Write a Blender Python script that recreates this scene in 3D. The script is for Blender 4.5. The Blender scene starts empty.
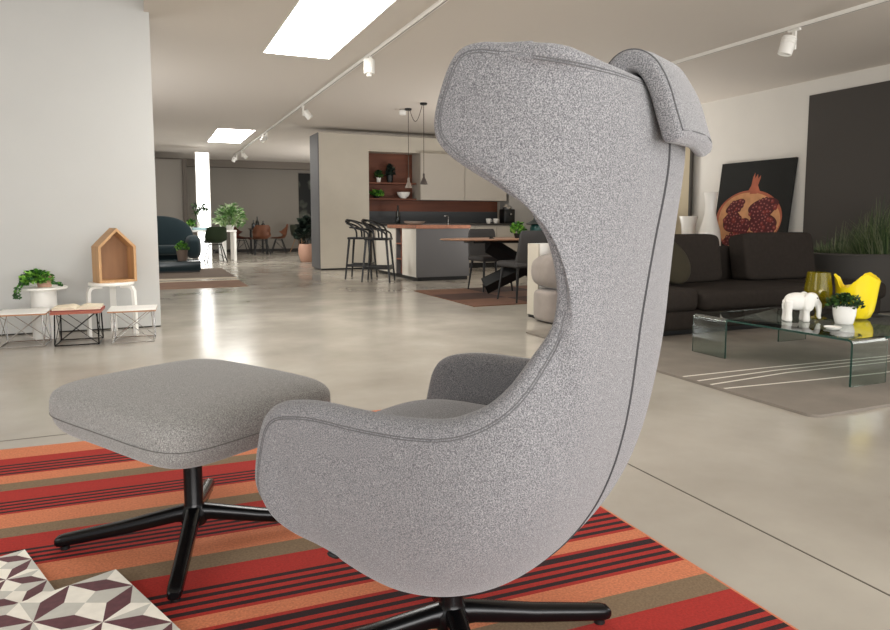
import bpy, bmesh, math, random
from mathutils import Vector, Matrix
random.seed(7)
PI = math.pi
scn = bpy.context.scene
COL = scn.collection

# ------------------------------------------------------------------ materials
def lin(c):
    return tuple((x/12.92 if x <= .04045 else ((x+.055)/1.055)**2.4) for x in (v/255. for v in c))
MATS = {}
def mat(name, rgb, rough=.5, metal=0., var=0., vscale=8., bump=0., bscale=200., spec=.5, trans=0., ior=1.45, emit=0., coat=0., stretch=None, rvar=0., sheen=0.):
    if name in MATS: return MATS[name]
    m = bpy.data.materials.new(name); m.use_nodes = True
    nt = m.node_tree; N = nt.nodes; L = nt.links
    b = N['Principled BSDF']
    c = lin(rgb)
    b.inputs['Base Color'].default_value = (*c, 1)
    b.inputs['Roughness'].default_value = rough
    b.inputs['Metallic'].default_value = metal
    b.inputs['Specular IOR Level'].default_value = spec
    b.inputs['IOR'].default_value = ior
    b.inputs['Transmission Weight'].default_value = trans
    b.inputs['Coat Weight'].default_value = coat
    b.inputs['Sheen Weight'].default_value = sheen
    if emit:
        b.inputs['Emission Color'].default_value = (*c, 1); b.inputs['Emission Strength'].default_value = emit
    tc = N.new('ShaderNodeTexCoord'); mp = N.new('ShaderNodeMapping')
    L.new(tc.outputs['Object'], mp.inputs['Vector'])
    if stretch: mp.inputs['Scale'].default_value = stretch
    if var or rvar:
        n = N.new('ShaderNodeTexNoise'); n.inputs['Scale'].default_value = vscale; n.inputs['Detail'].default_value = 4
        L.new(mp.outputs['Vector'], n.inputs['Vector'])
        if var:
            r = N.new('ShaderNodeValToRGB')
            r.color_ramp.elements[0].position = .3; r.color_ramp.elements[1].position = .7
            r.color_ramp.elements[0].color = (*[max(0, x*(1-var)) for x in c], 1)
            r.color_ramp.elements[1].color = (*[min(1, x*(1+var)) for x in c], 1)
            L.new(n.outputs['Fac'], r.inputs['Fac']); L.new(r.outputs['Color'], b.inputs['Base Color'])
        if rvar:
            q = N.new('ShaderNodeMapRange'); q.inputs['From Min'].default_value = .3; q.inputs['From Max'].default_value = .7
            q.inputs['To Min'].default_value = max(0, rough-rvar); q.inputs['To Max'].default_value = rough+rvar
            L.new(n.outputs['Fac'], q.inputs['Value']); L.new(q.outputs['Result'], b.inputs['Roughness'])
    if bump:
        n2 = N.new('ShaderNodeTexNoise'); n2.inputs['Scale'].default_value = bscale; n2.inputs['Detail'].default_value = 3
        L.new(mp.outputs['Vector'], n2.inputs['Vector'])
        bp = N.new('ShaderNodeBump'); bp.inputs['Strength'].default_value = bump; bp.inputs['Distance'].default_value = .002
        L.new(n2.outputs['Fac'], bp.inputs['Height']); L.new(bp.outputs['Normal'], b.inputs['Normal'])
    MATS[name] = m
    return m

def heather(name, dark, mid, light, scale=330., bump=.5):
    """speckled woven wool"""
    m = bpy.data.materials.new(name); m.use_nodes = True
    nt = m.node_tree; N = nt.nodes; L = nt.links; b = N['Principled BSDF']
    tc = N.new('ShaderNodeTexCoord')
    n = N.new('ShaderNodeTexNoise'); n.inputs['Scale'].default_value = scale; n.inputs['Detail'].default_value = 2; n.inputs['Roughness'].default_value = .7
    L.new(tc.outputs['Object'], n.inputs['Vector'])
    r = N.new('ShaderNodeValToRGB'); e = r.color_ramp.elements
    e[0].position = .33; e[0].color = (*lin(dark), 1); e[1].position = .68; e[1].color = (*lin(light), 1)
    k = e.new(.5); k.color = (*lin(mid), 1)
    L.new(n.outputs['Fac'], r.inputs['Fac']); L.new(r.outputs['Color'], b.inputs['Base Color'])
    b.inputs['Roughness'].default_value = .95; b.inputs['Specular IOR Level'].default_value = .15
    b.inputs['Sheen Weight'].default_value = .25; b.inputs['Sheen Roughness'].default_value = .5
    bp = N.new('ShaderNodeBump'); bp.inputs['Strength'].default_value = bump; bp.inputs['Distance'].default_value = .0015
    L.new(n.outputs['Fac'], bp.inputs['Height']); L.new(bp.outputs['Normal'], b.inputs['Normal'])
    return m

# ------------------------------------------------------------------ mesh helpers
def addmesh(bm, tmp, M=None, mi=0):
    for f in tmp.faces: f.material_index = mi
    if M is not None: bmesh.ops.transform(tmp, matrix=M, verts=tmp.verts)
    me = bpy.data.meshes.new('tmp'); tmp.to_mesh(me); tmp.free(); bm.from_mesh(me); bpy.data.meshes.remove(me)
def B(): return bmesh.new()
def box(bm, x0, x1, y0, y1, z0, z1, r=0., seg=2, M=None, mi=0):
    t = bmesh.new(); bmesh.ops.create_cube(t, size=1)
    bmesh.ops.scale(t, vec=(abs(x1-x0), abs(y1-y0), abs(z1-z0)), verts=t.verts)
    bmesh.ops.translate(t, vec=((x0+x1)/2, (y0+y1)/2, (z0+z1)/2), verts=t.verts)
    if r > 0: bmesh.ops.bevel(t, geom=list(t.edges), offset=r, segments=seg, profile=.5, affect='EDGES')
    addmesh(bm, t, M, mi)
def sgp(v, e): return math.copysign(abs(v)**e, v)
def superell(bm, c, h, e1=.4, e2=.4, nu=40, nv=20, M=None, mi=0, fn=None):
    t = bmesh.new(); rows = []
    for j in range(1, nv):
        v = -PI/2+PI*j/nv; row = []
        for i in range(nu):
            u = 2*PI*i/nu
            p = [h[0]*sgp(math.cos(v), e1)*sgp(math.cos(u), e2), h[1]*sgp(math.cos(v), e1)*sgp(math.sin(u), e2), h[2]*sgp(math.sin(v), e1)]
            if fn: p = fn(p)
            row.append(t.verts.new((p[0]+c[0], p[1]+c[1], p[2]+c[2])))
        rows.append(row)
    p0 = [0, 0, -h[2]]; p1 = [0, 0, h[2]]
    if fn: p0 = fn(p0); p1 = fn(p1)
    a = t.verts.new([p0[k]+c[k] for k in range(3)]); b = t.verts.new([p1[k]+c[k] for k in range(3)])
    for j in range(len(rows)-1):
        for i in range(nu):
            t.faces.new((rows[j][i], rows[j][(i+1) % nu], rows[j+1][(i+1) % nu], rows[j+1][i]))
    for i in range(nu):
        t.faces.new((a, rows[0][(i+1) % nu], rows[0][i])); t.faces.new((b, rows[-1][i], rows[-1][(i+1) % nu]))
    addmesh(bm, t, M, mi)
def tube(bm, pts, r, n=8, closed=False, mi=0, flat=1.):
    """round (or flattened) bar along points; r may be a list"""
    t = bmesh.new(); P = [Vector(p) for p in pts]; k = len(P); rings = []
    prev = None
    for i in range(k):
        if closed: d = P[(i+1) % k]-P[(i-1) % k]
        else: d = P[min(i+1, k-1)]-P[max(i-1, 0)]
        d.normalize()
        if prev is None:
            a = d.cross(Vector((0, 0, 1)))
            if a.length < .01: a = d.cross(Vector((1, 0, 0)))
        else: a = prev-d*prev.dot(d)
        a.normalize(); prev = a; b = d.cross(a)
        rr = r[i] if isinstance(r, (list, tuple)) else r
        rings.append([t.verts.new(P[i]+a*math.cos(2*PI*j/n)*rr+b*math.sin(2*PI*j/n)*rr*flat) for j in range(n)])
    m = k if closed else k-1
    for i in range(m):
        A = rings[i]; C = rings[(i+1) % k]
        for j in range(n): t.faces.new((A[j], A[(j+1) % n], C[(j+1) % n], C[j]))
    if not closed:
        t.faces.new(rings[0][::-1]); t.faces.new(rings[-1])
    bmesh.ops.recalc_face_normals(t, faces=t.faces)
    addmesh(bm, t, None, mi)
def lathe(bm, prof, c=(0, 0, 0), n=28, mi=0, fn=None, cap=True):
    t = bmesh.new(); rings = []
    for r, z in prof:
        ring = []
        for i in range(n):
            a = 2*PI*i/n; p = (r*math.cos(a), r*math.sin(a), z)
            if fn: p = fn(p, a)
            ring.append(t.verts.new((p[0]+c[0], p[1]+c[1], p[2]+c[2])))
        rings.append(ring)
    for j in range(len(rings)-1):
        for i in range(n): t.faces.new((rings[j][i], rings[j][(i+1) % n], rings[j+1][(i+1) % n], rings[j+1][i]))
    if cap:
        t.faces.new(rings[0][::-1]); t.faces.new(rings[-1])
    addmesh(bm, t, None, mi)
def prism(bm, poly, z0, z1, M=None, mi=0):
    """polygon in xy extruded in z"""
    t = bmesh.new(); a = [t.verts.new((x, y, z0)) for x, y in poly]; b = [t.verts.new((x, y, z1)) for x, y in poly]; n = len(poly)
    t.faces.new(a[::-1]); t.faces.new(b)
    for i in range(n): t.faces.new((a[i], a[(i+1) % n], b[(i+1) % n], b[i]))
    bmesh.ops.recalc_face_normals(t, faces=t.faces)
    addmesh(bm, t, M, mi)
def face(bm, pts, mi=0):
    f = bm.faces.new([bm.verts.new(p) for p in pts]); f.material_index = mi; return f
def ell(bm, cx, cy, a, b, z, n=14, rot=0., mi=0, M=None):
    P = []
    for i in range(n):
        t = 2*PI*i/n; x = a*math.cos(t); y = b*math.sin(t)
        p = Vector((cx+x*math.cos(rot)-y*math.sin(rot), cy+x*math.sin(rot)+y*math.cos(rot), z))
        P.append(M @ p if M is not None else p)
    return face(bm, P, mi)

def obj(name, bm, m, parent=None, smooth=True, angle=40):
    me = bpy.data.meshes.new(name); bm.to_mesh(me); bm.free()
    for k in (m if isinstance(m, (list, tuple)) else [m]): me.materials.append(k)
    if smooth:
        me.polygons.foreach_set('use_smooth', [True]*len(me.polygons))
        try: me.set_sharp_from_angle(angle=math.radians(angle))
        except Exception: pass
    o = bpy.data.objects.new(name, me); COL.objects.link(o)
    if parent is not None: o.parent = parent
    return o
def tag(o, label, cat, group=None, kind=None):
    o['label'] = label; o['category'] = cat
    if group: o['group'] = group
    if kind: o['kind'] = kind
    return o
def thing(name, label, cat, loc=(0, 0, 0), rz=0., group=None):
    o = bpy.data.objects.new(name, None); COL.objects.link(o); o.empty_display_size = .1
    o.location = loc; o.rotation_euler = (0, 0, rz)
    return tag(o, label, cat, group)
def struct(name, bm, m, parent=None, smooth=False):
    o = obj(name, bm, m, parent, smooth)
    if parent is None: o['kind'] = 'structure'
    return o
def dup(root, loc, rz, label, group=None):
    r = root.copy(); COL.objects.link(r); r.location = loc; r.rotation_euler = (0, 0, rz); r['label'] = label
    if group: r['group'] = group
    for ch in list(root.children):
        c = ch.copy(); COL.objects.link(c); c.parent = r
        for g in list(ch.children):
            d = g.copy(); COL.objects.link(d); d.parent = c
    return r

def foliage(bm, c, rx, rz, n, ls, lw, seed=1, up=.4, mi=2, droop=0., zmin=-1e9):
    """leaf blades spread through a dome"""
    R = random.Random(seed)
    for _ in range(n):
        a = R.uniform(0, 2*PI); e = R.uniform(-.15, 1.)*PI/2; q = R.uniform(.45, 1.)
        p = Vector((c[0]+rx*q*math.cos(a)*math.cos(e), c[1]+rx*q*math.sin(a)*math.cos(e), c[2]+rz*q*math.sin(e)))
        if p.z < zmin: p.z = zmin+R.uniform(0, .02)
        d = Vector((math.cos(a)*R.uniform(.3, 1), math.sin(a)*R.uniform(.3, 1), up+R.uniform(-.6, .6)-droop)).normalized()
        s = d.cross(Vector((R.uniform(-1, 1), R.uniform(-1, 1), 1))).normalized()
        l = ls*R.uniform(.7, 1.25); w = lw*R.uniform(.7, 1.25); nn = s.cross(d)*l*.12
        P = [p-d*l/2, p-d*l*.15+s*w*.5+nn, p+d*l*.25+s*w*.4+nn, p+d*l/2, p+d*l*.25-s*w*.4+nn, p-d*l*.15-s*w*.5+nn]
        face(bm, P, R.randrange(mi))

# ------------------------------------------------------------------ palette
WOOL = heather('grey_heather_wool', (72, 72, 75), (108, 107, 109), (145, 144, 144), 480., .5)
WOOL2 = heather('warm_grey_heather_wool', (86, 85, 83), (122, 120, 117), (158, 156, 152), 380., .4)
STITCH = mat('stitch_grey', (88, 87, 88), .9)
BLACKMETAL = mat('black_polished_metal', (20, 20, 21), .22, .6)
BLACKPAINT = mat('matt_black', (13, 13, 13), .45)
CHROME = mat('chrome', (205, 205, 205), .2, 1.)
WHITE = mat('white_gloss', (238, 236, 230), .3)
WHITEMATT = mat('white_matt', (232, 229, 222), .6)
OAK = mat('oak', (190, 148, 104), .5, var=.18, vscale=14, stretch=(1, 1, .12))
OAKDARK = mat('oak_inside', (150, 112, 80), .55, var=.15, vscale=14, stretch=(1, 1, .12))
PLY = mat('plywood_edge', (176, 128, 92), .55)
REDWOOD = mat('reddish_wood', (168, 96, 78), .5, var=.12, vscale=20)
PAPER = mat('paper', (226, 214, 190), .8, var=.08, vscale=30)
BOOKRED = mat('book_cover_red', (146, 64, 60), .6)
GREENS = [mat('leaf_green', (84, 146, 48), .5, var=.25, vscale=60), mat('leaf_light', (130, 184, 72), .5), mat('leaf_dark', (40, 84, 34), .5)]
DGREENS = [mat('leaf_deep', (44, 72, 34), .5), mat('leaf_darkest', (28, 50, 26), .5), mat('leaf_mid', (66, 100, 44), .5)]  # three deep greens, dealt to the leaves at random
PALEGREENS = [mat('leaf_pale', (140, 168, 110), .5), mat('leaf_soft', (92, 132, 72), .5), mat('leaf_frost', (200, 214, 180), .5)]
DARKLEAF = [mat('leaf_blackgreen', (26, 36, 30), .5), mat('leaf_blue_green', (40, 54, 44), .5)]
SOFA = mat('charcoal_brown_fabric', (46, 41, 37), .95, var=.1, vscale=30, bump=.3, bscale=400, spec=.1)
OLIVE = mat('olive_velvet', (48, 42, 26), .9)
TEAL = mat('dark_teal_fabric', (16, 36, 42), .9, sheen=.1)
GREYFAB = mat('stone_grey_suede', (136, 126, 118), .9, var=.1, vscale=8, sheen=.2)
DINEGREY = mat('anthracite_seat', (58, 56, 55), .7)
WALNUT = mat('dark_walnut', (104, 58, 38), .6, var=.22, vscale=10, stretch=(.15, 1, 1))
COUNTER = mat('brown_worktop', (150, 100, 76), .45, var=.2, vscale=16)
CREAM = mat('cream_laminate', (190, 182, 167), .55, var=.03, vscale=3)
LACQ = mat('pale_grey_lacquer', (176, 168, 156), .45)
GREYPANEL = mat('grey_panel', (92, 91, 92), .55)
SLATE = mat('slate_splashback', (62, 64, 66), .5)
TERRA = mat('terracotta', (188, 148, 128), .7)
TAN = mat('tan_leather', (128, 82, 58), .5)
TANDARK = mat('chestnut_leather', (98, 50, 36), .5)
OLIVECHAIR = mat('forest_green_plastic', (44, 58, 34), .5)
SAGE = mat('sage_plastic', (96, 100, 84), .6)
YELLOW = mat('yellow_gloss', (240, 214, 22), .25, spec=.6)
GLASS = mat('clear_glass', (214, 228, 223), .02, trans=1., ior=1.5)
AMBER = mat('olive_amber_glass', (172, 156, 20), .05, trans=.75, ior=1.4)
PORC = mat('white_porcelain', (236, 233, 226), .22)

# ------------------------------------------------------------------ room shell
def floor_mat():
    m = bpy.data.materials.new('polished_concrete'); m.use_nodes = True
    nt = m.node_tree; N = nt.nodes; L = nt.links; b = N['Principled BSDF']
    tc = N.new('ShaderNodeTexCoord')
    n = N.new('ShaderNodeTexNoise'); n.inputs['Scale'].default_value = 1.3; n.inputs['Detail'].default_value = 6; n.inputs['Roughness'].default_value = .55
    L.new(tc.outputs['Object'], n.inputs['Vector'])
    r = N.new('ShaderNodeValToRGB'); e = r.color_ramp.elements
    e[0].position = .25; e[0].color = (*lin((156, 149, 138)), 1); e[1].position = .8; e[1].color = (*lin((188, 182, 170)), 1)
    L.new(n.outputs['Fac'], r.inputs['Fac']); L.new(r.outputs['Color'], b.inputs['Base Color'])
    q = N.new('ShaderNodeMapRange'); q.inputs['From Min'].default_value = .25; q.inputs['From Max'].default_value = .8
    q.inputs['To Min'].default_value = .12; q.inputs['To Max'].default_value = .28
    L.new(n.outputs['Fac'], q.inputs['Value']); L.new(q.outputs['Result'], b.inputs['Roughness'])
    n2 = N.new('ShaderNodeTexNoise'); n2.inputs['Scale'].default_value = 5.; n2.inputs['Detail'].default_value = 2
    L.new(tc.outputs['Object'], n2.inputs['Vector'])
    bp = N.new('ShaderNodeBump'); bp.inputs['Strength'].default_value = .12; bp.inputs['Distance'].default_value = .01
    L.new(n2.outputs['Fac'], bp.inputs['Height']); L.new(bp.outputs['Normal'], b.inputs['Normal'])
    b.inputs['Specular IOR Level'].default_value = .6
    return m
CEIL = 2.75
XR = 7.91
bm = B(); box(bm, -4, XR+.15, -4, 21.75, -.12, 0); floor = struct('floor', bm, floor_mat())
JOINT = mat('joint_dark', (84, 78, 68), .7)
bm = B(); box(bm, 1.697, 1.703, -4, 3.403, -.002, .0008); struct('floor_joint', bm, JOINT, floor)
bm = B(); box(bm, -4, .6, 3.397, 3.403, -.002, .0008); struct('floor_joint', bm, JOINT, floor)
bm = B(); box(bm, .09, XR+.15, -1.2, 21.75, CEIL, CEIL+.12); box(bm, -4, .09, 6.85, 21.75, CEIL, CEIL+.12); box(bm, -4, .05, -1.2, 6.7, 3.3, 3.42); box(bm, .05, .09, -1.2, 6.6, CEIL, 3.42); struct('ceiling', bm, mat('ceiling_paint', (205, 197, 187), .9))
WALLW = mat('warm_white_wall', (214, 210, 202), .85, var=.02, vscale=2)
bm = B(); box(bm, -4, .09, 6.6, 6.85, 0.012, 3.3); struct('wall_left', bm, mat('pale_grey_wall', (200, 200, 197), .85, var=.015, vscale=2))
bm = B(); box(bm, -4, .085, 6.606, 6.845, 0, .012); struct('shadow_gap_left', bm, mat('shadow_gap', (60, 58, 54), .8))  # dark strip: shade of the gap under the wall, put in as colour
bm = B(); box(bm, XR, XR+.15, -1.2, 21.6, 0, CEIL); struct('wall_right', bm, WALLW)
bm = B(); box(bm, XR-.012, XR, 2.6, 6.32, 0, 2.56); struct('wall_feature_panel', bm, mat('charcoal_wall_paint', (70, 66, 62), .85))
GREYWALL = mat('taupe_wall', (138, 132, 123), .85)
bm = B(); box(bm, -4, XR+.15, 21.6, 21.75, 0, CEIL); struct('wall_back', bm, GREYWALL)
bm = B(); box(bm, -4, XR, 21.585, 21.6, 0, .09); struct('baseboard_back', bm, mat('dark_skirting', (44, 40, 38), .6))
bm = B(); box(bm, -4, XR, 21.25, 21.585, 2.54, CEIL); struct('trim_1', bm, mat('beam_taupe', (120, 112, 103), .85))
bm = B(); box(bm, -4.1, -4, -1.2, 6.6, 0, 3.42); box(bm, -4.1, -4, 6.6, 21.75, 0, CEIL); struct('wall_outer', bm, WALLW)
bm = B(); box(bm, -.6, .92, 19.2, 19.5, 0, 2.54); struct('wall_partition', bm, mat('partition_taupe', (124, 118, 110), .85))
bm = B(); box(bm, .92, 1.02, 19.1, 19.6, 0, 2.54); struct('trim_2', bm, mat('dark_taupe', (84, 77, 70), .85))
# bright full height window slot
w = B(); box(w, 1.17, 1.47, 17.9, 17.94, 0, 2.62); win = struct('window_1', w, mat('daylight_slot', (255, 255, 252), .5, emit=3.2))
w = B(); box(w, 1.15, 1.17, 17.88, 17.96, 0, 2.64); box(w, 1.47, 1.49, 17.88, 17.96, 0, 2.64); box(w, 1.17, 1.47, 17.88, 17.96, 2.62, 2.64); struct('window_frame', w, WHITEMATT, win)
# skylights
SKY = mat('skylight_glow', (255, 253, 248), .5, emit=14.)
for i, (x0, x1, y0, y1) in enumerate(((1.22, 1.93, 4.0, 7.62), (1.35, 2.06, 14.1, 16.55))):
    w = B(); box(w, x0, x1, y0, y1, CEIL-.004, CEIL); s = struct('window_%d' % (i+2), w, SKY)
    w = B(); e = .012
    box(w, x0-e, x0, y0-e, y1+e, CEIL-.008, CEIL); box(w, x1, x1+e, y0-e, y1+e, CEIL-.008, CEIL)
    box(w, x0, x1, y0-e, y0, CEIL-.008, CEIL); box(w, x0, x1, y1, y1+e, CEIL-.008, CEIL)
    struct('window_frame', w, WHITEMATT, s)
# floral wallpaper strip on the far wall
def floral():
    m = bpy.data.materials.new('dark_floral_paper'); m.use_nodes = True
    nt = m.node_tree; N = nt.nodes; L = nt.links; b = N['Principled BSDF']
    tc = N.new('ShaderNodeTexCoord'); v = N.new('ShaderNodeTexVoronoi'); v.inputs['Scale'].default_value = 2.6
    n = N.new('ShaderNodeTexNoise'); n.inputs['Scale'].default_value = 4; n.inputs['Detail'].default_value = 5
    mx = N.new('ShaderNodeMix'); mx.data_type = 'VECTOR'; mx.inputs[0].default_value = .25
    L.new(tc.outputs['Object'], n.inputs['Vector']); L.new(tc.outputs['Object'], mx.inputs[4]); L.new(n.outputs['Color'], mx.inputs[5])
    L.new(mx.outputs[1], v.inputs['Vector'])
    r = N.new('ShaderNodeValToRGB'); e = r.color_ramp.elements
    e[0].position = .1; e[0].color = (*lin((214, 208, 194)), 1); e[1].position = .55; e[1].color = (*lin((26, 28, 26)), 1)
    k = e.new(.3); k.color = (*lin((96, 98, 88)), 1)
    L.new(v.outputs['Distance'], r.inputs['Fac']); L.new(r.outputs['Color'], b.inputs['Base Color']); b.inputs['Roughness'].default_value = .8
    return m
bm = B(); box(bm, 4.43, 6.2, 21.57, 21.598, .09, 2.44); struct('wallpaper_panel', bm, floral())
# kitchen wall block
bm = B(); box(bm, 3.07, 4.06, 13.02, 13.68, .03, 2.63); box(bm, 4.06, 7.2, 13.02, 13.68, 2.32, 2.63); box(bm, 4.06, 7.2, 13.4, 13.68, .03, 2.32)
struct('wall_kitchen', bm, CREAM)
bm = B(); box(bm, 3.05, 3.07, 13.02, 13.70, 0.03, 2.63); struct('wall_kitchen_side', bm, GREYPANEL)
bm = B(); box(bm, 3.09, 7.15, 13.05, 13.66, 0, .03); struct('baseboard_kitchen', bm, BLACKPAINT)
bm = B(); box(bm, 7.2, XR, 13.0, 13.68, 0, 2.63); struct('wall_kitchen_end', bm, mat('grey_end_wall', (168, 164, 158), .8))
# ------------------------------------------------------------------ camera, light
cam = bpy.data.cameras.new('camera'); co = bpy.data.objects.new('camera', cam); COL.objects.link(co); scn.camera = co
F = 680.; cam.sensor_width = 36.; cam.sensor_fit = 'HORIZONTAL'; cam.lens = F*36/890
YAW = math.atan2(299, math.hypot(680, 63)); PIT = math.atan2(63, 680.)
co.location = (0, 0, .95); co.rotation_euler = (PI/2-PIT, 0, -YAW)
cam.shift_y = -(315-284)/890.
cam.clip_start = .05
def area(name, loc, size, sy, power, col, target):
    l = bpy.data.lights.new(name, 'AREA'); l.shape = 'RECTANGLE'; l.size = size; l.size_y = sy; l.energy = power; l.color = col
    o = bpy.data.objects.new(name, l); COL.objects.link(o); o.location = loc
    o.rotation_euler = (Vector(target)-Vector(loc)).to_track_quat('-Z', 'Y').to_euler()
    return o
wd = bpy.data.worlds.new('world'); scn.world = wd; wd.use_nodes = True
bg = wd.node_tree.nodes['Background']; bg.inputs['Color'].default_value = (.98, .99, 1., 1); bg.inputs['Strength'].default_value = 1.0
area('shop_window', (3.2, -3.2, 1.9), 7., 2.4, 150, (.98, .99, 1.), (2.2, 6, 1.2))
area('side_window', (7.6, 1.0, 1.9), 2.6, 1.8, 70, (1., .97, .95), (.8, 1.6, .8))
area('left_fill', (-3.7, 1.2, 1.7), 2.6, 2., 62, (.96, .98, 1.), (1., 1.8, .6))  # added fill to brighten the inside of the armchair; no window there
area('ceiling_fill_front', (.6, -2.2, .4), 4.5, 1., 185, (1., .98, .95), (.8, 3.8, 2.75))  # added fill behind the camera, only to brighten the ceiling
area('ceiling_fill_left', (-1.8, 9.5, .5), 1.5, 3., 120, (.98, .99, 1.), (1., 11, 2.75))  # added fill hidden by the left wall, lifts the mid-room ceiling
area('ceiling_fill_right', (6.3, 9.2, .4), .6, 1., 90, (1., .98, .95), (5.5, 9.2, 2.75))  # added fill for the ceiling and right wall, no fixture of the room
area('ceiling_fill_far', (5.2, 17.5, .4), 2.5, 3., 130, (1., .98, .96), (3.4, 18, 2.75))  # added fill behind the kitchen block, brightens the far end
area('ceiling_fill_far_left', (-2.2, 16., .4), 1.2, 3., 65, (1., .98, .96), (-.5, 17, 2.75))  # second added fill for the far end, out of view on the left
def spot(name, loc, target, power, ang=70):
    l = bpy.data.lights.new(name, 'SPOT'); l.energy = power; l.spot_size = math.radians(ang); l.spot_blend = .6; l.color = (1., .97, .92); l.shadow_soft_size = .03
    o = bpy.data.objects.new(name, l); COL.objects.link(o); o.location = loc
    o.rotation_euler = (Vector(target)-Vector(loc)).to_track_quat('-Z', 'Y').to_euler()
    return o
spot('spot_lamp', (2.42, 10.5, 2.5), (3.9, 11.5, .4), 130)
spot('spot_lamp', (2.42, 14., 2.5), (2.6, 17.5, .2), 110)
spot('spot_lamp', (5.35, 4.6, 2.4), (5.4, 6.5, .7), 60)
scn.view_settings.view_transform = 'Standard'
scn.view_settings.look = 'None'
scn.view_settings.exposure = 0.

# ------------------------------------------------------------------ striped rug
RUGM = [mat('rug_coral', (198, 120, 84), .95, var=.2, vscale=160, bump=.6, bscale=500), mat('rug_red', (162, 40, 31), .95, var=.18, vscale=160, bump=.6, bscale=500),
        mat('rug_black', (40, 20, 22), .95, var=.2, vscale=160, bump=.6, bscale=500), mat('rug_olive_brown', (124, 104, 80), .95, var=.2, vscale=160, bump=.6, bscale=500)]
bands = []                                   # (y of near end, colour) from the back edge forward
y = 3.226
def bd(to, c): bands.append((to, c))
def blacks(y0, y1):
    w = (y0-y1)/7.2
    yy = y0
    for k in range(4):
        bd(yy-w, 2); yy -= w
        if k < 3: bd(yy-w*1.06, 1); yy -= w*1.06
    bd(y1-.014, 1)
bd(3.088, 0); bd(3.008, 1); blacks(3.008, 2.893)
for red0, red1, tan in ((2.714, 2.604, 1), (2.302, 2.20, 1)):
    bd(bands[-1][0]-.088 if red0 > 2.5 else 2.376, 0); bd(red0, 3); bd(red1, 1); blacks(red1, red1-.1)
bd(1.974, 0); bd(1.892, 3); bd(1.792, 1); blacks(1.792, 1.672); bd(1.604, 0); bd(1.59, 1); blacks(1.58, 1.464)
bd(1.371, 0); bd(1.287, 3); bd(1.192, 1); blacks(1.192, 1.075); bd(.99, 0); bd(.91, 3); bd(.81, 1); blacks(.81, .70); bd(.62, 0); bd(.55, 3); bd(.45, 1); blacks(.45, .34); bd(.25, 0)
bm = B(); X0, X1, TH = -1.25, 1.352, .007; y0 = 3.226; SH = -.037
def rp(x, y, z): return (x, y+SH*x, z)
for y1, c in bands:
    face(bm, [rp(X0, y1, TH), rp(X1-.008, y1, TH), rp(X1-.008, y0, TH), rp(X0, y0, TH)], c)
    face(bm, [rp(X1-.008, y1, TH), rp(X1, y1, TH-.001), rp(X1, y0, TH-.001), rp(X1-.008, y0, TH)], 0)
    face(bm, [rp(X1, y1, TH-.001), rp(X1, y1, 0.0005), rp(X1, y0, 0.0005), rp(X1, y0, TH-.001)], 0)
    face(bm, [rp(X0, y0, TH), rp(X0, y0, 0.0005), rp(X0, y1, 0.0005), rp(X0, y1, TH)], c)
    y0 = y1
ye = bands[-1][0]
face(bm, [rp(X0, 3.226, TH), rp(X1, 3.226, TH-.001), rp(X1, 3.226, .0005), rp(X0, 3.226, .0005)], 0)
face(bm, [rp(X0, ye, TH), rp(X0, ye, .0005), rp(X1, ye, .0005), rp(X1, ye, TH-.001)], 0)
face(bm, [rp(X0, ye, .0005), rp(X0, 3.226, .0005), rp(X1, 3.226, .0005), rp(X1, ye, .0005)], 0)
bmesh.ops.remove_doubles(bm, verts=bm.verts, dist=1e-5)
tag(obj('striped_rug', bm, RUGM, smooth=False), 'flat woven rug with red, coral, olive brown and black stripes under the grey armchair', 'rug')

# ------------------------------------------------------------------ patterned tile boards
TILEM = [mat('tile_cream', (240, 236, 224), .6, var=.05, vscale=40), mat('tile_grey', (198, 197, 188), .6, var=.05, vscale=40), mat('tile_plum', (98, 62, 68), .6, var=.15, vscale=60), mat('tile_body', (190, 184, 170), .8)]
def tile_board(c, ex, ey, nx, ny, z0, z1, label):
    """c = back right corner; ex = step to the left along the back edge, ey = step along the right edge"""
    ex = Vector((*ex, 0)); ey = Vector((*ey, 0)); bm = B()
    for i in range(nx):
        for j in range(ny):
            o = Vector((c[0], c[1], z1))+ex*i+ey*j
            P = lambda a, b: o+ex*a+ey*b
            cen = P(.5, .5); mids = [P(.5, 0), P(1, .5), P(.5, 1), P(0, .5)]; cor = [P(1, 0), P(1, 1), P(0, 1), P(0, 0)]
            for k in range(4):
                A = mids[k]; Bm = mids[(k+1) % 4]; K = cor[k]; m = (A+Bm)/2
                mi_ = m+(cen-m)*.36; mo = m+(K-m)*.36
                face(bm, [A, mi_, Bm, mo], 2)
                face(bm, [A, mo, K], 0); face(bm, [K, mo, Bm], 1)
                face(bm, [cen, mi_, A], 1 if k % 2 else 0); face(bm, [cen, Bm, mi_], 0 if k % 2 else 1)
    o = Vector((c[0], c[1], 0)); W = ex*nx; D = ey*ny; Z0 = Vector((0, 0, z0)); Z1 = Vector((0, 0, z1))
    q = [o, o+W, o+W+D, o+D]
    for k in range(4): face(bm, [q[k]+Z0, q[(k+1) % 4]+Z0, q[(k+1) % 4]+Z1, q[k]+Z1], 3)
    face(bm, [p+Z0 for p in q], 3)
    bmesh.ops.remove_doubles(bm, verts=bm.verts, dist=1e-5); bmesh.ops.recalc_face_normals(bm, faces=bm.faces)
    tag(obj('tile_board', bm, TILEM, smooth=False), label, 'tile board')
s = 1-.018/.95
tile_board((-.110*s, 1.970*s), (-.212*s, -.084*s), (.088*s, -.216*s), 4, 3, .0195, .030, 'large plum and cream star tile board on the striped rug, nearest the camera')
tile_board((-.351, 2.183), (-.144, -.054), (.054, -.144), 4, 5, .0075, .0185, 'smaller patterned plum and cream star tile board, half covered by the larger one')

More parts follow.
